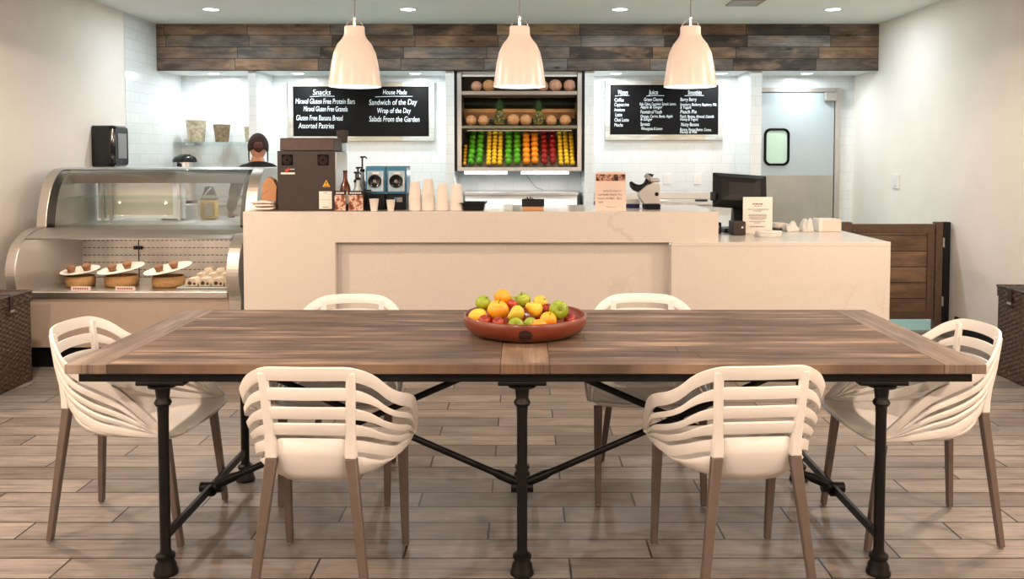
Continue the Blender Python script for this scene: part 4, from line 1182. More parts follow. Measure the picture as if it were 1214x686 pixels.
obj('tray_plate', B().box(-2.50, -2.06, 6.18, 6.62, ZD, ZD+.010, .004), M['clearpl'], tw)
k = 0
for r_i, (yy_, zz_) in enumerate(((6.26, .011), (6.40, .011), (6.52, .011))):
    for c_i in range(4):
        xx = -2.40+c_i*.095+.015*r_i
        b = B(); b.prism([(-.042, 0), (.042, 0), (.046, .03+.02*r_i), (.02, .062+.022*r_i), (-.03, .060+.02*r_i), (-.046, .03+.02*r_i)], 'y', -.052, .052)
        for v in b.bm.verts: v.co += V((xx, yy_, ZD+zz_))
        t = thing('wrapped_sandwich', (xx, yy_, ZD+zz_), 'paper wrapped sandwich, %s in the %s row on the case tray' % (('leftmost', 'second from left', 'second from right', 'rightmost')[c_i], ('front', 'middle', 'rear')[r_i]), 'sandwich', 'wrapped sandwiches, %s row' % ('front', 'middle', 'rear')[r_i])
        obj('wrapper', b, M['wrapf'], t, mods=(bevel(.008, 2),))
        if r_i == 0:
            b = B().ball((xx-.012, yy_-.0535, ZD+zz_+.026), (.015, .003, .014), 10, 6); b.ball((xx+.022, yy_-.0535, ZD+zz_+.022), (.010, .003, .010), 10, 6)
            obj('filling', b, M['filling'], t, smooth=True)

# ------------------------------------------------------------------ things on the left wall and back counter, left niche
pd = thing('towel_dispenser', (XL+.1, 7.64, 1.38), 'black paper towel dispenser on the left wall', 'paper towel dispenser')
b = B(); b.prism(rrect(7.50, 7.77, 1.385, 1.748, .03, 4), 'x', XL+.002, XL+.12)
obj('dispenser_body', b, M['blackg'], pd, smooth=40)
b = B(); R0 = rrect(7.50, 7.77, 1.385, 1.748, .03, 4); R1 = rrect(7.515, 7.755, 1.40, 1.733, .03, 4)
b.rings([[(XL+.1205, y, z) for y, z in R0], [(XL+.18, y, z) for y, z in R0], [(XL+.205, y, z) for y, z in R1]], True, True, True)
obj('front_cover', b, M['blackg'], pd, smooth=40)
obj('clear_window', B().box(XL+.2055, XL+.2085, 7.56, 7.72, 1.46, 1.68, .001), M['grey'], pd)

gs = thing('glass_shelf', (-3.34, 9.37, 1.62), 'glass shelf with green edge in the left niche holding planters', 'shelf')
obj('shelf_board', B().box(XL+.02, -2.84, 9.20, 9.49, 1.618, 1.631, .001), M['gglass'], gs)
for xx in (-3.6, -2.95): obj('bracket', B().box(xx, xx+.02, 9.22, 9.49, 1.600, 1.6175), M['chrome'], gs)
for xx, rt, rb, h, m, lab in ((-3.522, .105, .082, .233, 'potwv', 'mottled birch planter at the left end of the glass shelf'), (-3.245, .090, .066, .188, 'potwd', 'darker mottled planter in the middle of the glass shelf'), (-2.93, .075, .058, .165, 'potwv', 'smallest mottled planter at the right end of the glass shelf')):
    b = B().lathe([(0, 0), (rb, 0), (rt, h), (rt-.008, h), (rt-.012, h-.03), (0, h-.032)], (xx, 9.32, 1.632), 32, False, False)
    tag(obj('planter', b, M[m], smooth=40), lab, 'planter', 'planters on the glass shelf')
bc = thing('back_counter', (-3.29, 9.1, 0), 'white back counter with steel top in the left niche', 'counter')
obj('cabinet', B().box(XL+.01, -2.825, 8.91, 9.49, .0005, .955, .003), M['white'], bc)
obj('worktop', B().box(XL+.01, -2.825, 8.86, 9.49, .956, .985, .003), M['steel'], bc)
obj('handle', B().box(-3.35, -3.25, 8.885, 8.9095, .80, .815, .003), M['steel'], bc)
ap = thing('coffee_airpot', (-3.545, 9.05, .986), 'steel coffee airpot with black dome lid on the back counter', 'airpot')
obj('steel_body', B().lathe([(0, .03), (.118, .03), (.118, .43), (0, .43)], (-3.545, 9.05, .986), 28, False, False), M['steel'], ap, smooth=40)
obj('foot_ring', B().lathe([(0, 0), (.12, 0), (.12, .0295), (0, .0295)], (-3.545, 9.05, .986), 28, False, False), M['black'], ap, smooth=40)
b = B().lathe([(0, .4305), (.122, .4305), (.124, .455), (.105, .485), (.06, .505), (.05, .512), (0, .515)], (-3.545, 9.05, .986), 28, False, False)
obj('dome_lid', b, M['blackg'], ap, smooth=40)
obj('front_plate', B().box(-3.56, -3.53, 8.926, 8.9305, 1.10, 1.40), M['leg'], ap)
b = B().tube([(-3.545, 8.9255, 1.39), (-3.545, 8.87, 1.41), (-3.545, 8.865, 1.375)], .012, 8)
obj('spout', b, M['black'], ap, smooth=True)
wt_ = thing('work_table', (-3.08, 7.95, 0), 'stainless work table behind the display case', 'table')
obj('table_top', B().box(-3.68, -2.47, 7.58, 8.35, .868, .90, .003), M['steel'], wt_)
for xx in (-3.64, -2.51):
    for y in (7.62, 8.31): obj('leg', B().tube([(xx, y, .0005), (xx, y, .8675)], .018, 10), M['steel'], wt_, smooth=True)
obj('under_shelf', B().box(-3.62, -2.53, 7.64, 8.29, .25, .265), M['steel'], wt_)
bxt = B().box(-3.30, -3.08, 7.85, 8.15, .901, 1.03, .004)
tag(obj('steel_pan', bxt, M['steel2']), 'grey steel pan standing on the work table behind the case', 'pan')
t = thing('cleaner_bottle', (-2.905, 7.98, .901), 'yellow and white bottle with black handle top on the work table', 'bottle')
b = B(); b.prism(rrect(-2.975, -2.835, .901, 1.075, .02, 3), 'y', 7.93, 8.03)
obj('yellow_body', b, M['lemon'], t, mods=(bevel(.01, 2),))
obj('white_label', B().box(-2.93, -2.86, 7.926, 7.9297, .93, 1.05), M['paper'], t)
b = B(); b.prism([(-2.985, 1.0755), (-2.825, 1.0755), (-2.85, 1.13), (-2.88, 1.20), (-2.93, 1.20), (-2.955, 1.13)], 'y', 7.945, 8.015)
obj('black_top', b, M['black'], t, mods=(bevel(.006, 2),))
b = B().tube([(-2.95, 7.94, 1.10), (-2.90, 7.93, 1.16), (-2.87, 7.935, 1.19)], .007, 8)
obj('white_strap', b, M['white'], t, smooth=True)

# ------------------------------------------------------------------ menu boards
CS = .048
def board(name, x0_, x1_, z0_, z1_, fw, label, lines, rules):
    t = thing(name, ((x0_+x1_)/2, YB, z0_), label, 'menu board', 'chalk menu boards on the tiled wall')
    y0_, y1_ = YB-.045, YB-.003
    L, Rr, T, Bo = fw
    obj('panel', B().box(x0_+L, x1_-Rr, y0_+.014, y1_, z0_+Bo, z1_-T), M['slate'], t)
    for nm, q in (('frame_side', (x0_, x0_+L-.0005, z0_, z1_)), ('frame_side', (x1_-Rr+.0005, x1_, z0_, z1_)), ('frame_rail', (x0_+L, x1_-Rr, z1_-T+.0005, z1_)), ('frame_rail', (x0_+L, x1_-Rr, z0_, z0_+Bo-.0005))):
        obj(nm, B().box(q[0], q[1], y0_, y1_, q[2], q[3], .003), M['frame_w'], t)
    ms = []
    for s, sz, px, pz, sx in lines:
        ms.append(text('chalk', s, sz, (px, y0_+.0125, pz), None, t, 'LEFT', sx, shear=.12, rz=random.uniform(-.008, .008), bold=.0))
    ex = B()
    for xa, xb, za, zb in rules: ex.tube([(xa, y0_+.0125, za), ((xa+xb)/2, y0_+.0125, (za+zb)/2+.004), (xb, y0_+.0125, zb)], .0028, 5)
    join_text('chalk_lettering', ms, M['chalk'], t, ex)
    return t
PX = lambda x: (x-619)/1020*9.45*1.0
PZ = lambda y: 1.48+(185-y)/1020*9.45
random.seed(5)
def fit(s, xa, xb, yb, sz):
    """one line of writing between two picture columns of the board"""
    return (s, sz, PX(xa), PZ(yb), FITW(s, sz, PX(xb)-PX(xa)))
def FITW(s, sz, wd):
    cu = bpy.data.curves.new('m', 'FONT'); cu.body = s; cu.size = sz
    o = bpy.data.objects.new('m', cu); COL.objects.link(o); bpy.context.view_layer.update()
    w_ = o.dimensions.x; bpy.data.objects.remove(o); bpy.data.curves.remove(cu)
    return wd/max(w_, 1e-3)
L1 = [fit('Snacks', 371, 392, 112.5, .085), fit('Miraval Gluten Free Protein Bars', 350.5, 420.5, 123, .082), fit('Miraval Gluten Free Granola', 360, 412, 132, .082), fit('Gluten Free Banana Bread', 351, 406, 142.5, .082), fit('Assorted Pastries', 354, 396, 152, .085),
      fit('House Made', 454, 482, 112, .075), fit('Sandwich of the Day', 437.5, 494, 124.5, .085), fit('Wrap of the Day', 447, 487, 134, .08), fit('Salads From the Garden', 437.5, 497, 144, .085)]
board('menu_board', -2.563, -.962, 1.646, 2.291, (.052, .06, .05, .05), 'long chalk menu board with snacks list behind the left pendant', L1,
      [(PX(368), PX(397), PZ(114.8), PZ(114.3)), (PX(445), PX(489.5), PZ(115), PZ(114.5))])
L2 = [fit('Waters', 732, 744, 112, .07), fit('Coffee', 728, 739, 120.5, .055), fit('Cappuccino', 728, 745, 126, .055), fit('Americano', 728, 740.5, 132, .055), fit('Latte', 729, 737, 138, .055), fit('Chai Latte', 728, 745, 144, .055), fit('Mocha', 728, 738, 150, .055),
      fit('Juice', 769, 780, 112, .07), fit('Green Cleanse', 763, 785, 120, .055), fit('Kale, Celery, Cucumber, Spinach, Lemon,', 758, 801, 125, .045), fit('Apple & Ginger', 759, 785, 128.5, .045), fit('Fountain of Youth', 759, 784, 134.5, .055), fit('Orange, Carrot, Beets, Apple', 759, 797, 139.5, .045), fit('& Ginger', 759, 773, 143, .045), fit('Sprouts', 759, 770, 149, .055), fit('Wheatgrass & Lemon', 760, 785, 154, .045),
      fit('Smoothies', 815, 831, 112, .065), fit('Berry Berry', 806, 825, 120, .055), fit('Strawberry, Blueberry, Raspberry, Milk', 806, 849, 125.5, .045), fit('& Yogurt', 806, 819, 129, .045), fit('Peach Pie', 806, 825, 134.5, .055), fit('Peach, Banana, Almond, Oatmilk', 806, 846, 139.5, .045), fit('Honey & Yogurt', 806, 827, 143, .045), fit('Nutty Banana', 807, 828, 149.5, .055), fit('Banana, Peanut Butter, Cocoa,', 806, 843, 155, .045), fit('Honey & Milk', 806, 826, 159-1, .045)]
board('menu_board', .913, 2.201, 1.656, 2.309, (.052, .05, .05, .06), 'chalk menu board with drinks list in three columns behind the right pendant', L2,
      [(PX(729), PX(746), PZ(114), PZ(113.4)), (PX(766), PX(787), PZ(114), PZ(113.6)), (PX(811), PX(834), PZ(113.7), PZ(113.4))])
for xx in (1.60, 1.935):
    o_ = thing('wall_outlet', (xx, YB, 1.20), 'white outlet plate on the tiles under the drinks menu, %s one' % ('left' if xx < 1.8 else 'right'), 'outlet', 'outlets under the drinks menu')
    obj('cover_plate', B().box(xx-.04, xx+.04, YB-.007, YB-.001, 1.17, 1.29, .002), M['white'], o_)
    obj('socket', B().box(xx-.017, xx+.017, YB-.009, YB-.0075, 1.195, 1.265, .001), M['paper'], o_)
sw = thing('light_switch', (XR, 8.39, 1.16), 'white light switch plate on the right wall', 'light switch')
obj('switch_plate', B().box(XR-.012, XR-.001, 8.31, 8.47, 1.165, 1.30, .002), M['white'], sw)
obj('rocker', B().box(XR-.018, XR-.0125, 8.365, 8.415, 1.19, 1.275, .002), M['white'], sw)
# ------------------------------------------------------------------ built-in fruit display
FX0, FX1, FY0, FY1, FZ0, FZ1 = -.69, .635, 8.87, 9.47, 1.325, 2.352
fc = thing('fruit_display', ((FX0+FX1)/2, 9.2, FZ0), 'steel framed fruit display cabinet in the middle niche', 'display cabinet')
for xa in (FX0, FX1-.018): obj('dark_side', B().box(xa, xa+.018, 8.902, FY1, FZ0, FZ1), M['black'], fc)
for xa in (FX0+.019, FX1-.064):
    obj('front_post', B().box(xa, xa+.045, 8.905, 8.945, FZ0+.0405, FZ1, .003), M['steel2'], fc)
obj('bottom_rail', B().box(FX0+.019, FX1-.019, 8.905, FY1-.03, FZ0, FZ0+.040, .003), M['steel2'], fc)
obj('back_panel', B().box(FX0+.0185, FX1-.0185, FY1-.025, FY1-.001, FZ0+.041, FZ1), M['shelfm'], fc)
sx0, sx1 = FX0+.065, FX1-.065
obj('upper_shelf', B().box(sx0, sx1, 8.91, FY1-.0255, 2.112, 2.15, .002), M['greige'], fc)
obj('lower_shelf', B().box(sx0, sx1, 8.91, 9.22, 1.765, 1.795, .002), M['shelfm'], fc)
obj('warm_ledge', B().box(sx0, sx1, 9.30, FY1-.0255, 1.885, 1.955, .003), M['copper'], fc)
obj('ledge_rail', B().tube([(sx0, 9.12, 1.872), (sx1, 9.12, 1.872)], .007, 8), M['steel2'], fc, smooth=True)
obj('rolled_blind', B().tube([(sx0+.005, 9.28, 2.045), (sx1-.005, 9.28, 2.045)], .062, 24), M['night'], fc, smooth=40)
obj('top_trim', B().box(sx0, sx1, 8.93, 8.96, 2.30, FZ1, .002), M['white'], fc)
# tilted fruit ramp with dividers
RZ0, RY0, ang = FZ0+.042, 8.975, R_(41)
ry = lambda s: RY0+s*math.cos(ang)
rz = lambda s: RZ0+s*math.sin(ang)
b = B(); b.prism([(ry(0), rz(0)), (ry(.56), rz(.56)), (ry(.56)-.008, rz(.56)+.012*.5-.02), (ry(0), RZ0-.001+.0005)], 'x', sx0, sx1)
obj('ramp', b, M['shelfm'], fc)
DIV = [-.605, -.385, -.170, .040, .238, .440]
for xx in (-.577, -.397, -.190, -.003, .183, .372, .560):
    b = B(); b.prism([(ry(0), rz(0)+.001), (ry(.56), rz(.56)+.001), (ry(.56)-.03, rz(.56)+.055), (ry(0)-.02, rz(0)+.06)], 'x', xx-.002, xx+.002)
    obj('bin_divider', b, M['glass'], fc)
obj('front_lip', B().box(sx0, sx1, 8.922, 8.928, FZ0+.0405, FZ0+.075), M['glass'], fc)
# lamps of the display
for k, (xa, xb) in enumerate(((-.600, -.155), (.0, .485))):
    t = obj('tube_light', B().box(xa-.0+(-.012 if k else 0), xb, 8.94, 8.97, FZ0-.032, FZ0-.004, .006), M['tubel'], fc)
    l = bpy.data.lights.new('tube_lamp', 'AREA'); l.shape = 'RECTANGLE'; l.size = .45; l.size_y = .05; l.energy = E_TUBE; l.color = C_COOL
    o = bpy.data.objects.new('tube_lamp', l); COL.objects.link(o); o.parent = fc; o.location = ((xa+xb)/2-wloc(fc).x, 8.955-9.2, -.04)
for k, z in ((0, 2.10), (1, 1.755)):
    bar_ = obj('lamp_housing', B().box(sx0+.05, sx1-.05, 9.0 if k else 9.38, 9.02 if k else 9.40, z-.014, z-.001, .002), M['steel2'], fc)
    l = bpy.data.lights.new('shelf_lamp', 'AREA'); l.shape = 'RECTANGLE'; l.size = 1.1; l.size_y = .03; l.energy = E_SHELF*(.2 if k else 1); l.color = (1, .70, .42)
    o = bpy.data.objects.new('shelf_lamp', l); COL.objects.link(o); o.parent = fc; o.location = (0, (9.01 if k else 9.39)-9.2, z-.02-FZ0)
# fruit on the ramp, row by row
def ramp_fruit(kind, name, mat, xs, rows, r, pitch, label, group, cat, jit=.002):
    if kind == 'apple': b = apple_mesh(r, n=14)
    else: b = B().ball((0, 0, 0), (r, r, r*.94), 14, 10)
    bmesh.ops.recalc_face_normals(b.bm, faces=b.bm.faces)
    me = bpy.data.meshes.new(name); b.bm.to_mesh(me); b.bm.free(); me.materials.append(M[mat])
    for p in me.polygons: p.use_smooth = True
    for i in range(rows):
        for j, x in enumerate(xs):
            s = r+.004+i*pitch+(pitch*.15 if j % 2 else 0)
            o = bpy.data.objects.new(name, me); COL.objects.link(o)
            o.location = (x+random.uniform(-jit, jit), ry(s)-math.sin(ang)*(r+.006), rz(s)+math.cos(ang)*(r+.006))
            o.rotation_euler = (random.uniform(-.5, .5)+.6, random.uniform(-.4, .4), random.uniform(0, 6))
            col = '' if len(xs) == 1 else ' in the %s column' % (('left', 'right') if len(xs) == 2 else ('left', 'middle', 'right'))[j]
            tag(o, '%s, %s%s %s' % (label[0], ORD(i, rows), col, label[1]), cat, group)
random.seed(11)
ramp_fruit('orange', 'lemon', 'yapple', (-.6015,), 6, .0215, .055, ('yellow fruit', 'of the narrow bin at far left'), 'yellow fruit in the far left bin', 'fruit', 0)
ramp_fruit('apple', 'apple', 'greenap', (-.532, -.448), 7, .0378, .0785, ('green apple', 'of the left green bin'), 'green apples in the left green bin', 'apple')
ramp_fruit('orange', 'lemon', 'lemon', (-.352, -.292, -.232), 9, .0275, .0585, ('lemon', 'between both green bins'), 'lemons between the green bins', 'lemon', .0015)
ramp_fruit('apple', 'apple', 'greenap', (-.143, -.053), 7, .0378, .0785, ('green apple', 'of the bin left of oranges'), 'green apples beside the oranges', 'apple')
ramp_fruit('orange', 'orange', 'orange', (.044, .134), 6, .0405, .084, ('orange', 'of the fruit display'), 'oranges in the fruit display', 'orange', .001)
ramp_fruit('apple', 'apple', 'redap', (.234, .322), 7, .0378, .0785, ('red apple', 'of the fruit display'), 'red apples in the fruit display', 'apple')
ramp_fruit('orange', 'lemon', 'lemon', (.404, .466, .528), 9, .0275, .0585, ('lemon', 'right of red apples'), 'lemons beside the red apples', 'lemon', .0015)
# melons and pineapples on the shelves
def melon(x, y, z, r, mat, label, group):
    b = B().ball((0, 0, 0), (r, r, r*.93), 22, 14)
    o = obj('melon', b, M[mat], smooth=True); o.location = (x, y, z+.0008)
    o.rotation_euler = (0, 0, x*3)
    o2 = obj('stem_scar', B().lathe([(0, .002), (r*.14, .001), (r*.16, -.002)], (0, 0, 0), 10), M['stem'])
    o2.parent = o; o2.location = (r*.3, -r*.2, r*.86*1.0); tag(o, label, 'melon', group)
gm = 'melons on the top shelf of the fruit display'
for x, r, lab in ((-.475, .058, 'leftmost pinkish melon on the top shelf of the fruit display'), (-.345, .066, 'pale melon half hidden behind the middle pendant, left side'), (.215, .060, 'melon half hidden behind the middle pendant, right side'), (.345, .068, 'second melon from the right on the top shelf'), (.495, .066, 'rightmost melon on the top shelf of the fruit display')):
    melon(x, 9.0, 2.151, r, 'melonp' if abs(x+.345) > .01 else 'melon', lab, gm)
gm = 'melons on the middle shelf of the fruit display'
for x, r, lab in ((-.535, .060, 'leftmost netted melon on the middle shelf'), (-.405, .060, 'netted melon just left of the left pineapple'), (-.093, .066, 'netted melon just right of the left pineapple'), (.04, .064, 'netted melon just left of the right pineapple'), (.302, .060, 'netted melon just right of the right pineapple'), (.452, .062, 'rightmost netted melon on the middle shelf')):
    melon(x, 9.03, 1.796, r, 'melon', lab, gm)
def pineapple(x, h, r, label, seed):
    random.seed(seed)
    t = thing('pineapple', (x, 9.0, 1.796), label, 'pineapple', 'pineapples on the middle shelf')
    c = (x, 9.0, 1.796)
    pr = [(0, 0), (r*.7, .003), (r*.93, h*.15), (r, h*.4), (r*.97, h*.68), (r*.82, h*.88), (r*.5, h), (0, h)]
    obj('fruit_body', B().lathe(pr, c, 26, False, False), M['pine'], t, smooth=True)
    b = B()
    for k in range(34):
        a = k*2.4; lv = k/33; L = .05+.10*lv; out = .055*(1-lv)**.8+.010
        w_ = .013*(1-.4*lv)
        ca, sa = math.cos(a), math.sin(a)
        side_ = V((-sa, ca, 0)); g = []
        for m in range(6):
            u = m/5; rad = .018*(1-lv)+out*u**1.3
            z = h-.004+L*(u-.25*(1-lv)*u*u)
            wd = w_*(1-u**1.6)+.0004
            p = V(c)+V((rad*ca, rad*sa, z)); n_ = V((ca, sa, 0))*(.003*(1-u))
            g.append([p-side_*wd, p-n_, p+side_*wd])
        b.rings(g, False)
    obj('leaf_crown', b, M['leaf'], t, smooth=True, mods=(solid(.0012, 0),))
pineapple(-.235, .158, .060, 'left and taller pineapple on the middle shelf', 2)
pineapple(.172, .150, .056, 'right and slimmer pineapple on the middle shelf', 4)

# steel prep counters behind the bar
pc = thing('prep_counter', (-.03, 9.15, 0), 'steel prep counter with raised shelf under the fruit display', 'counter')
obj('cabinet', B().box(-.62, .60, 8.95, 9.46, .0005, .90, .003), M['steel2'], pc)
obj('raised_front', B().box(-.60, .58, 9.05, 9.07, .9035, 1.072, .003), M['white'], pc)
obj('raised_shelf', B().box(-.61, .59, 9.03, 9.46, 1.0725, 1.105, .004), M['steel'], pc)
obj('worktop', B().box(-.63, .61, 8.88, 9.0495, .9005, .93, .003), M['steel'], pc)
cd = B().tube([(.05, 9.44, 1.27), (.10, 9.43, 1.2), (.16, 9.40, 1.135), (.22, 9.30, 1.117)], .004, 6)
tag(obj('power_cord', cd, M['grey'], smooth=True), 'thin grey cord hanging onto the prep counter shelf', 'cord')
rc = thing('back_worktop', (1.55, 9.15, 0), 'steel topped back worktop under the drinks menu board', 'counter')
obj('cabinet', B().box(.76, 2.34, 8.85, 9.47, .0005, .98, .003), M['white'], rc)
obj('worktop', B().box(.755, 2.345, 8.80, 9.47, .9805, 1.01, .003), M['steel'], rc)
obj('splash_strip', B().box(.76, 2.34, 9.475, 9.495, 1.0105, 1.075, .002), M['steel2'], rc)
obj('handle', B().box(1.2, 1.5, 8.825, 8.8495, .86, .875, .003), M['steel'], rc)
t = thing('knife', (1.78, 8.95, 1.011), 'long dark kitchen knife lying on the back worktop', 'knife')
obj('blade', B().prism([(1.62, 8.93), (1.80, 8.93), (1.80, 8.97), (1.66, 8.965)], 'z', 1.0115, 1.0145), M['steel'], t)
obj('handle', B().box(1.801, 1.93, 8.935, 8.965, 1.0115, 1.03, .004), M['black'], t)
fl = B().box(1.20, 1.50, 8.86, 9.1, 1.011, 1.022, .002)
tag(obj('cutting_board', fl, M['paper']), 'thin white cutting board on the back worktop', 'cutting board')

# ------------------------------------------------------------------ gate by the right wall
gt = thing('gate', (3.17, 7.3, 0), 'dark plank half gate between checkout counter and right wall', 'gate')
g_ = B().box(2.80, 3.50, 7.285, 7.315, .095, .905, .002)
o = obj('plank_panel', g_, M['gate'], gt)
b = B()
for q in ((2.80, 3.50, .83, .905), (2.80, 3.50, .095, .16), (3.44, 3.50, .1605, .8295), (2.80, 2.86, .1605, .8295)):
    b.box(q[0], q[1], 7.27, 7.2845, q[2], q[3], .003)
obj('gate_rails', b, M['gatepost'], gt)
for k, (xa, xb) in enumerate(((2.725, 2.795), (3.505, 3.565))):
    obj('gate_post', B().box(xa, xb, 7.26, 7.33, .0005, .922, .004), M['gatepost'], gt)
obj('wall_post', B().box(3.57, 3.628, 7.26, 7.33, .0005, .922, .004), M['black'], gt)
for z in (.25, .75): obj('hinge', B().tube([(3.5675, 7.255, z-.04), (3.5675, 7.255, z+.04)], .008, 10), M['steel2'], gt)

# ------------------------------------------------------------------ wicker hampers
def hamper(x0_, x1_, y0_, y1_, h, face, label, straps):
    t = thing('wicker_hamper', ((x0_+x1_)/2, (y0_+y1_)/2, 0), label, 'hamper', 'dark wicker hampers along the walls')
    def weave(nm, z0_, z1_, grow, cap):
        b = B()
        per = []
        step = .0085
        cs = [(x0_-grow, y0_-grow), (x1_+grow, y0_-grow), (x1_+grow, y1_+grow), (x0_-grow, y1_+grow)]
        for i in range(4):
            (ax, ay), (bx_, by_) = cs[i], cs[(i+1) % 4]
            L = math.hypot(bx_-ax, by_-ay); n = max(2, int(L/step)); n -= n % 4
            nx, ny = (by_-ay)/L, -(bx_-ax)/L
            for k in range(n): per.append((ax+(bx_-ax)*k/n, ay+(by_-ay)*k/n, nx, ny, k))
        nz = max(3, int((z1_-z0_)/.0075)); g = []
        for j in range(nz+1):
            z = z0_+(z1_-z0_)*j/nz; row = []
            r = j//2
            for (x, y, nx, ny, k) in per:
                ph = math.sin(k*PI/4+(PI if r % 2 else 0))
                d_ = .0045*ph*(1 if j % 2 else .25)
                row.append((x+nx*d_, y+ny*d_, z))
            g.append(row)
        b.rings(g, True, cap, True)
        return obj(nm, b, M['wicker'], t, smooth=True)
    weave('woven_body', .003, h-.075, -.006, True)
    weave('woven_lid', h-.073, h-.008, 0, True)
    b = B()
    pts = [(x0_, y0_), (x1_, y0_), (x1_, y1_), (x0_, y1_), (x0_, y0_)]
    for (ax, ay), (bx_, by_) in zip(pts[:-1], pts[1:]): b.tube([(ax, ay, h-.006), (bx_, by_, h-.006)], .008, 8)
    obj('lid_rim', b, M['wicker'], t, smooth=True)
    for y in straps:
        xf = x1_ if face > 0 else x0_
        s = face
        b = B(); g = [(xf-s*.12, h+.006), (xf+s*.004, h+.006), (xf+s*.012, h-.004), (xf+s*.012, h-.13)]
        i2 = [(xf+s*.007, h-.13), (xf+s*.007, h-.006), (xf-s*.0, h+.0025), (xf-s*.12, h+.0025)]
        b.prism(g+i2, 'y', y-.018, y+.018)
        st = obj('leather_strap', b, M['leather'], t)
        b = B(); b.box(min(xf+s*.0125, xf+s*.017), max(xf+s*.0125, xf+s*.017), y-.022, y+.022, h-.105, h-.09)
        obj('buckle', b, M['steel2'], st)
hamper(-3.715, -3.235, 5.0, 5.64, .600, 1, 'dark wicker hamper against the left wall in front of the display case', (5.40, 5.18))
hamper(3.215, 3.62, 5.15, 5.79, .612, -1, 'dark wicker hamper against the right wall behind the right end chair', (5.62, 5.36))
# ------------------------------------------------------------------ person behind the bar, seen from behind
PXo, PYo = -2.285, 7.40
pr = thing('person', (PXo, PYo, 0), 'person with dark gathered hair and black shirt reaching over the work table', 'person')
def skin(name, joints, bones, root, mat, sub=2):
    me = bpy.data.meshes.new(name)
    keys = list(joints); idx = {k: i for i, k in enumerate(keys)}
    off = V((PXo, PYo, 0))
    me.from_pydata([V(joints[k][0])-off for k in keys], [(idx[a], idx[b_]) for a, b_ in bones], [])
    o = bpy.data.objects.new(name, me); COL.objects.link(o); o.parent = pr
    m = o.modifiers.new('Skin', 'SKIN'); m.use_smooth_shade = True; m.branch_smoothing = .3
    for k in keys:
        sv = me.skin_vertices[0].data[idx[k]]
        r = joints[k][1]; sv.radius = r if isinstance(r, tuple) else (r, r); sv.use_root = (k == root)
    s = o.modifiers.new('Subdivision', 'SUBSURF'); s.levels = s.render_levels = sub
    me.materials.append(mat)
    # bake so that every part is an ordinary mesh
    dg = bpy.context.evaluated_depsgraph_get(); dg.update()
    nm = bpy.data.meshes.new_from_object(o.evaluated_get(dg)); o.modifiers.clear(); o.data = nm
    for p in nm.polygons: p.use_smooth = True
    return o
x, y = PXo, PYo
J = {
 'pel': ((x, y-.02, .93), (.115, .095)), 'waist': ((x-.005, y, 1.05), (.105, .085)), 'chest': ((x-.012, y+.045, 1.22), (.125, .10)), 'upch': ((x-.018, y+.075, 1.375), (.095, .08)),
 'neck': ((x-.02, y+.10, 1.455), .047), 'skull': ((x-.02, y+.12, 1.52), .058),
 'shL': ((x-.115, y+.085, 1.375), .052), 'shL2': ((x-.175, y+.10, 1.34), .050), 'elL': ((x-.255, y+.14, 1.09), .038), 'wrL': ((x-.335, y+.315, .975), .026), 'pmL': ((x-.352, y+.375, .952), (.034, .018)),
 'shR': ((x+.085, y+.075, 1.375), .054), 'shR2': ((x+.150, y+.09, 1.335), .052), 'elR': ((x+.165, y+.20, 1.09), .038), 'wrR': ((x+.03, y+.37, .985), .026), 'pmR': ((x-.02, y+.42, .962), (.034, .018)),
 'hipL': ((x-.085, y-.02, .86), .085), 'knL': ((x-.09, y+.01, .48), .055), 'anL': ((x-.09, y-.02, .085), .036), 'toL': ((x-.095, y+.10, .035), .032),
 'hipR': ((x+.085, y-.02, .86), .085), 'knR': ((x+.09, y+.01, .48), .055), 'anR': ((x+.09, y-.02, .085), .036), 'toR': ((x+.095, y+.10, .035), .032)}
E_ = [('pel', 'waist'), ('waist', 'chest'), ('chest', 'upch'), ('upch', 'neck'), ('neck', 'skull'), ('upch', 'shL'), ('shL', 'shL2'), ('shL2', 'elL'), ('elL', 'wrL'), ('wrL', 'pmL'), ('upch', 'shR'), ('shR', 'shR2'), ('shR2', 'elR'), ('elR', 'wrR'), ('wrR', 'pmR'),
      ('pel', 'hipL'), ('hipL', 'knL'), ('knL', 'anL'), ('anL', 'toL'), ('pel', 'hipR'), ('hipR', 'knR'), ('knR', 'anR'), ('anR', 'toR')]
def fingers(S, pm, d, side, up):
    """four unequal bent fingers and a thumb from the palm"""
    pm, d, side = V(pm), V(d).normalized(), V(side).normalized(); up = V(up).normalized()
    for i, (so, L) in enumerate(((-.026, .056), (-.009, .066), (.009, .062), (.025, .048))):
        b0 = pm+side*so+d*.028; m = b0+d*L*.5+up*.006; e = b0+d*L*.95-up*.012
        J['f%s%da' % (S, i)] = (b0, .0092); J['f%s%db' % (S, i)] = (m, .0085); J['f%s%dc' % (S, i)] = (e, .0068)
        E_.extend([('pm'+S, 'f%s%da' % (S, i)), ('f%s%da' % (S, i), 'f%s%db' % (S, i)), ('f%s%db' % (S, i), 'f%s%dc' % (S, i))])
    t0 = pm-side*.034-d*.006; t1 = t0-side*.016+d*.026; t2 = t1+d*.026-up*.006
    for n_, p, r in (('a', t0, .0105), ('b', t1, .0095), ('c', t2, .0075)): J['t%s%s' % (S, n_)] = (p, r)
    E_.extend([('pm'+S, 't%sa' % S), ('t%sa' % S, 't%sb' % S), ('t%sb' % S, 't%sc' % S)])
fingers('L', J['pmL'][0], (-.25, .95, -.3), (-.95, -.25, 0), (0, .3, 1))
fingers('R', J['pmR'][0], (-.6, .75, -.25), (.75, .6, 0), (0, .3, 1))
body = skin('body', J, E_, 'pel', M['skin'], 2)
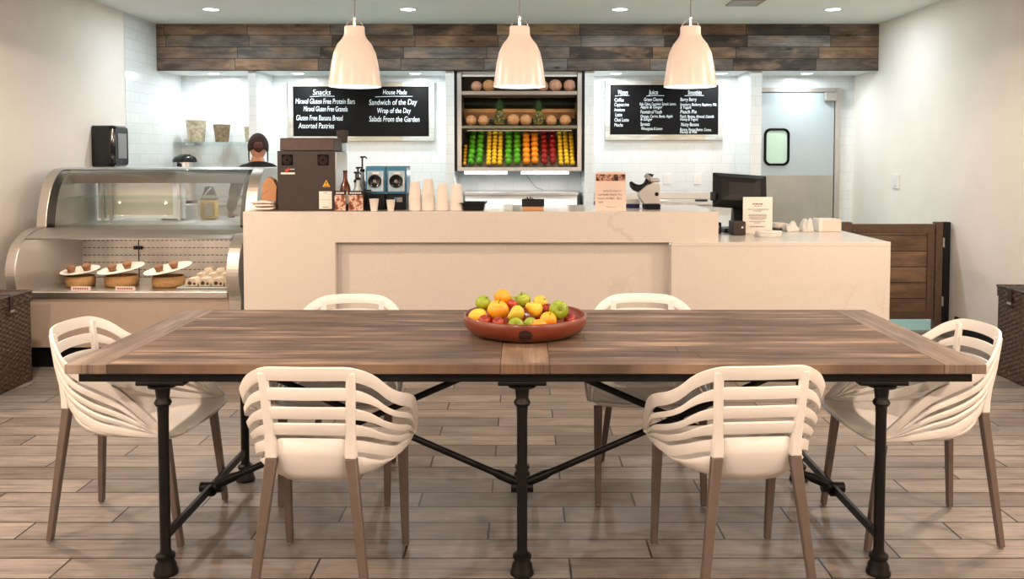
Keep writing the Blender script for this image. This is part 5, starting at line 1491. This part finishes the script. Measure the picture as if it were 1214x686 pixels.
# head joined into the same continuous body mesh
def head_mesh(c, yaw, pitch):
    bm = bmesh.new(); bmesh.ops.create_uvsphere(bm, u_segments=28, v_segments=22, radius=1.0)
    for v in bm.verts:
        a, b_, c_ = v.co
        w_ = .074; dpt = .095; hh = .112
        # jaw narrows, face flattens a little in front (front = +y)
        k = max(0, -c_); w_ *= 1-.32*k**1.5; 
        py = b_*dpt*(1-.18*k)+(.012*k if b_ > 0 else -.02*k)
        if b_ > .3: py -= .008*(b_-.3)
        # nose
        n_ = math.exp(-((a/.13)**2+((c_+.18)/.16)**2))*(1 if b_ > 0 else 0); py += .022*n_
        # brow and eye sockets
        es = sum(math.exp(-(((a-s*.38)/.17)**2+((c_-.02)/.10)**2)) for s in (-1, 1))*(1 if b_ > 0 else 0); py -= .007*es
        mo = math.exp(-((a/.3)**2+((c_+.52)/.07)**2))*(1 if b_ > 0 else 0); py += .004*mo
        v.co = V((a*w_, py, c_*hh))
    for s in (-1, 1):   # ears
        g = bmesh.ops.create_uvsphere(bm, u_segments=12, v_segments=8, radius=1.0)
        for v in g['verts']: v.co = V((s*(.072+.007*v.co.x), -.008+.014*v.co.y+.006*v.co.z, -.004+.028*v.co.z))
    mt = Matrix.Translation(V(c)-V((PXo, PYo, 0))) @ Matrix.Rotation(yaw, 4, 'Z') @ Matrix.Rotation(pitch, 4, 'X')
    bm.transform(mt)
    return bm, mt
HC = (x-.02, y+.125, 1.552)
hb, HM = head_mesh(HC, R_(18), R_(-14))
bm = bmesh.new(); bm.from_mesh(body.data); tmp = bpy.data.meshes.new('t'); hb.to_mesh(tmp); hb.free(); bm.from_mesh(tmp); bm.to_mesh(body.data); bm.free(); bpy.data.meshes.remove(tmp)
for p in body.data.polygons: p.use_smooth = True
def rm(o, size):
    m = o.modifiers.new('Remesh', 'REMESH'); m.mode = 'VOXEL'; m.voxel_size = size; m.use_smooth_shade = True
    s = o.modifiers.new('Smooth', 'SMOOTH'); s.factor = .4; s.iterations = 3
rm(body, .006)
def local(name, b, mat, smooth=True, mods=()):
    bmesh.ops.recalc_face_normals(b.bm, faces=b.bm.faces)
    me = bpy.data.meshes.new(name); b.bm.transform(HM); b.bm.to_mesh(me); b.bm.free(); me.materials.append(mat)
    for p in me.polygons: p.use_smooth = smooth
    o = bpy.data.objects.new(name, me); COL.objects.link(o); o.parent = pr
    for m in mods: m(o)
    return o
# hair: cap over the skull, gathered low at the back, loose strands
b = B(); g = []
for i in range(15):
    th = (PI*.60)*i/14; ring = []
    for k in range(40):
        a = 2*PI*k/40
        fy = math.sin(a)          # +1 front
        lim = 1.0 if fy < .15 else 1-.52*min(1, (fy-.15)/.6)
        t = th*lim
        st = 1+.02*math.sin(14*a+3*t)
        ring.append((.083*st*math.sin(t)*math.cos(a), (.106 if fy > 0 else .108)*st*math.sin(t)*fy-.004, .12*math.cos(t)+.004))
    g.append(ring)
b.rings(g, True, True, False)
local('hair', b, M['hair'], mods=(solid(.012, 0),))
b = B().ball((0, -.112, -.022), (.040, .034, .046), 18, 12)
for k in range(9):
    a = k*.7; b.tube([(.028*math.cos(a), -.112+.03*math.sin(a)-.012, -.05), (.036*math.cos(a+.4), -.128, -.02), (.022*math.cos(a+.9), -.118, .018)], .008, 6)
local('hair_bun', b, M['bun'])
b = B()
for s in (-1, 1):
    b.tube([(s*.072, .03, .01), (s*.079, .02, -.05), (s*.078, .012, -.11), (s*.07, .0, -.15)], [.006, .007, .006, .002], 6)
local('loose_strands', b, M['hair'])
b = B()
for s in (-1, 1): b.ball((s*.028, .080, .002), (.0105, .007, .006), 12, 8)
local('eyes', b, M['eye'])
b = B().ball((0, .0835, -.059), (.021, .006, .006), 12, 8)
local('lips', b, M['lips'])
# clothing follows the body
S = {k: J[k] for k in ('pel', 'waist', 'chest', 'upch', 'shL', 'shL2', 'elL', 'shR', 'shR2', 'elR')}
S = {k: (p, tuple(q+.012 for q in r) if isinstance(r, tuple) else r+.012) for k, (p, r) in S.items()}
S['pel'] = ((x, y-.02, .90), (.128, .108))
lerp = lambda a, b_, t: V(J[a][0]).lerp(V(J[b_][0]), t)
S['cuL'] = (lerp('elL', 'wrL', .78), .040); S['cuR'] = (lerp('elR', 'wrR', .5), .042)
S['col'] = (lerp('upch', 'neck', .62), .060)
skin('shirt', S, [('pel', 'waist'), ('waist', 'chest'), ('chest', 'upch'), ('upch', 'col'), ('upch', 'shL'), ('shL', 'shL2'), ('shL2', 'elL'), ('elL', 'cuL'), ('upch', 'shR'), ('shR', 'shR2'), ('shR2', 'elR'), ('elR', 'cuR')], 'pel', M['shirt'])
T = {'pel': ((x, y-.02, .94), (.122, .102)), 'hipL': (J['hipL'][0], .097), 'knL': (J['knL'][0], .068), 'cfL': ((x-.09, y-.018, .12), .055), 'hipR': (J['hipR'][0], .097), 'knR': (J['knR'][0], .068), 'cfR': ((x+.09, y-.018, .12), .055)}
skin('trousers', T, [('pel', 'hipL'), ('hipL', 'knL'), ('knL', 'cfL'), ('pel', 'hipR'), ('hipR', 'knR'), ('knR', 'cfR')], 'pel', M['denim'])
for s, lab in ((-1, 'L'), (1, 'R')):
    b = B(); g = []
    for k in range(9):
        u = k/8; yy_ = y-.085+.25*u; w_ = .042*(1-.25*(2*abs(u-.45))**2); hh = .095-.055*min(1, max(0, (u-.25)/.4))
        g.append([(x+s*.093+w_*math.cos(t_), yy_, .001+max(0, .0+hh*(.5+.5*math.sin(t_)))) for t_ in [2*PI*q/14 for q in range(14)]])
    b.rings(g, True, True, True)
    obj('shoe', b, M['shoe'], pr, smooth=True)
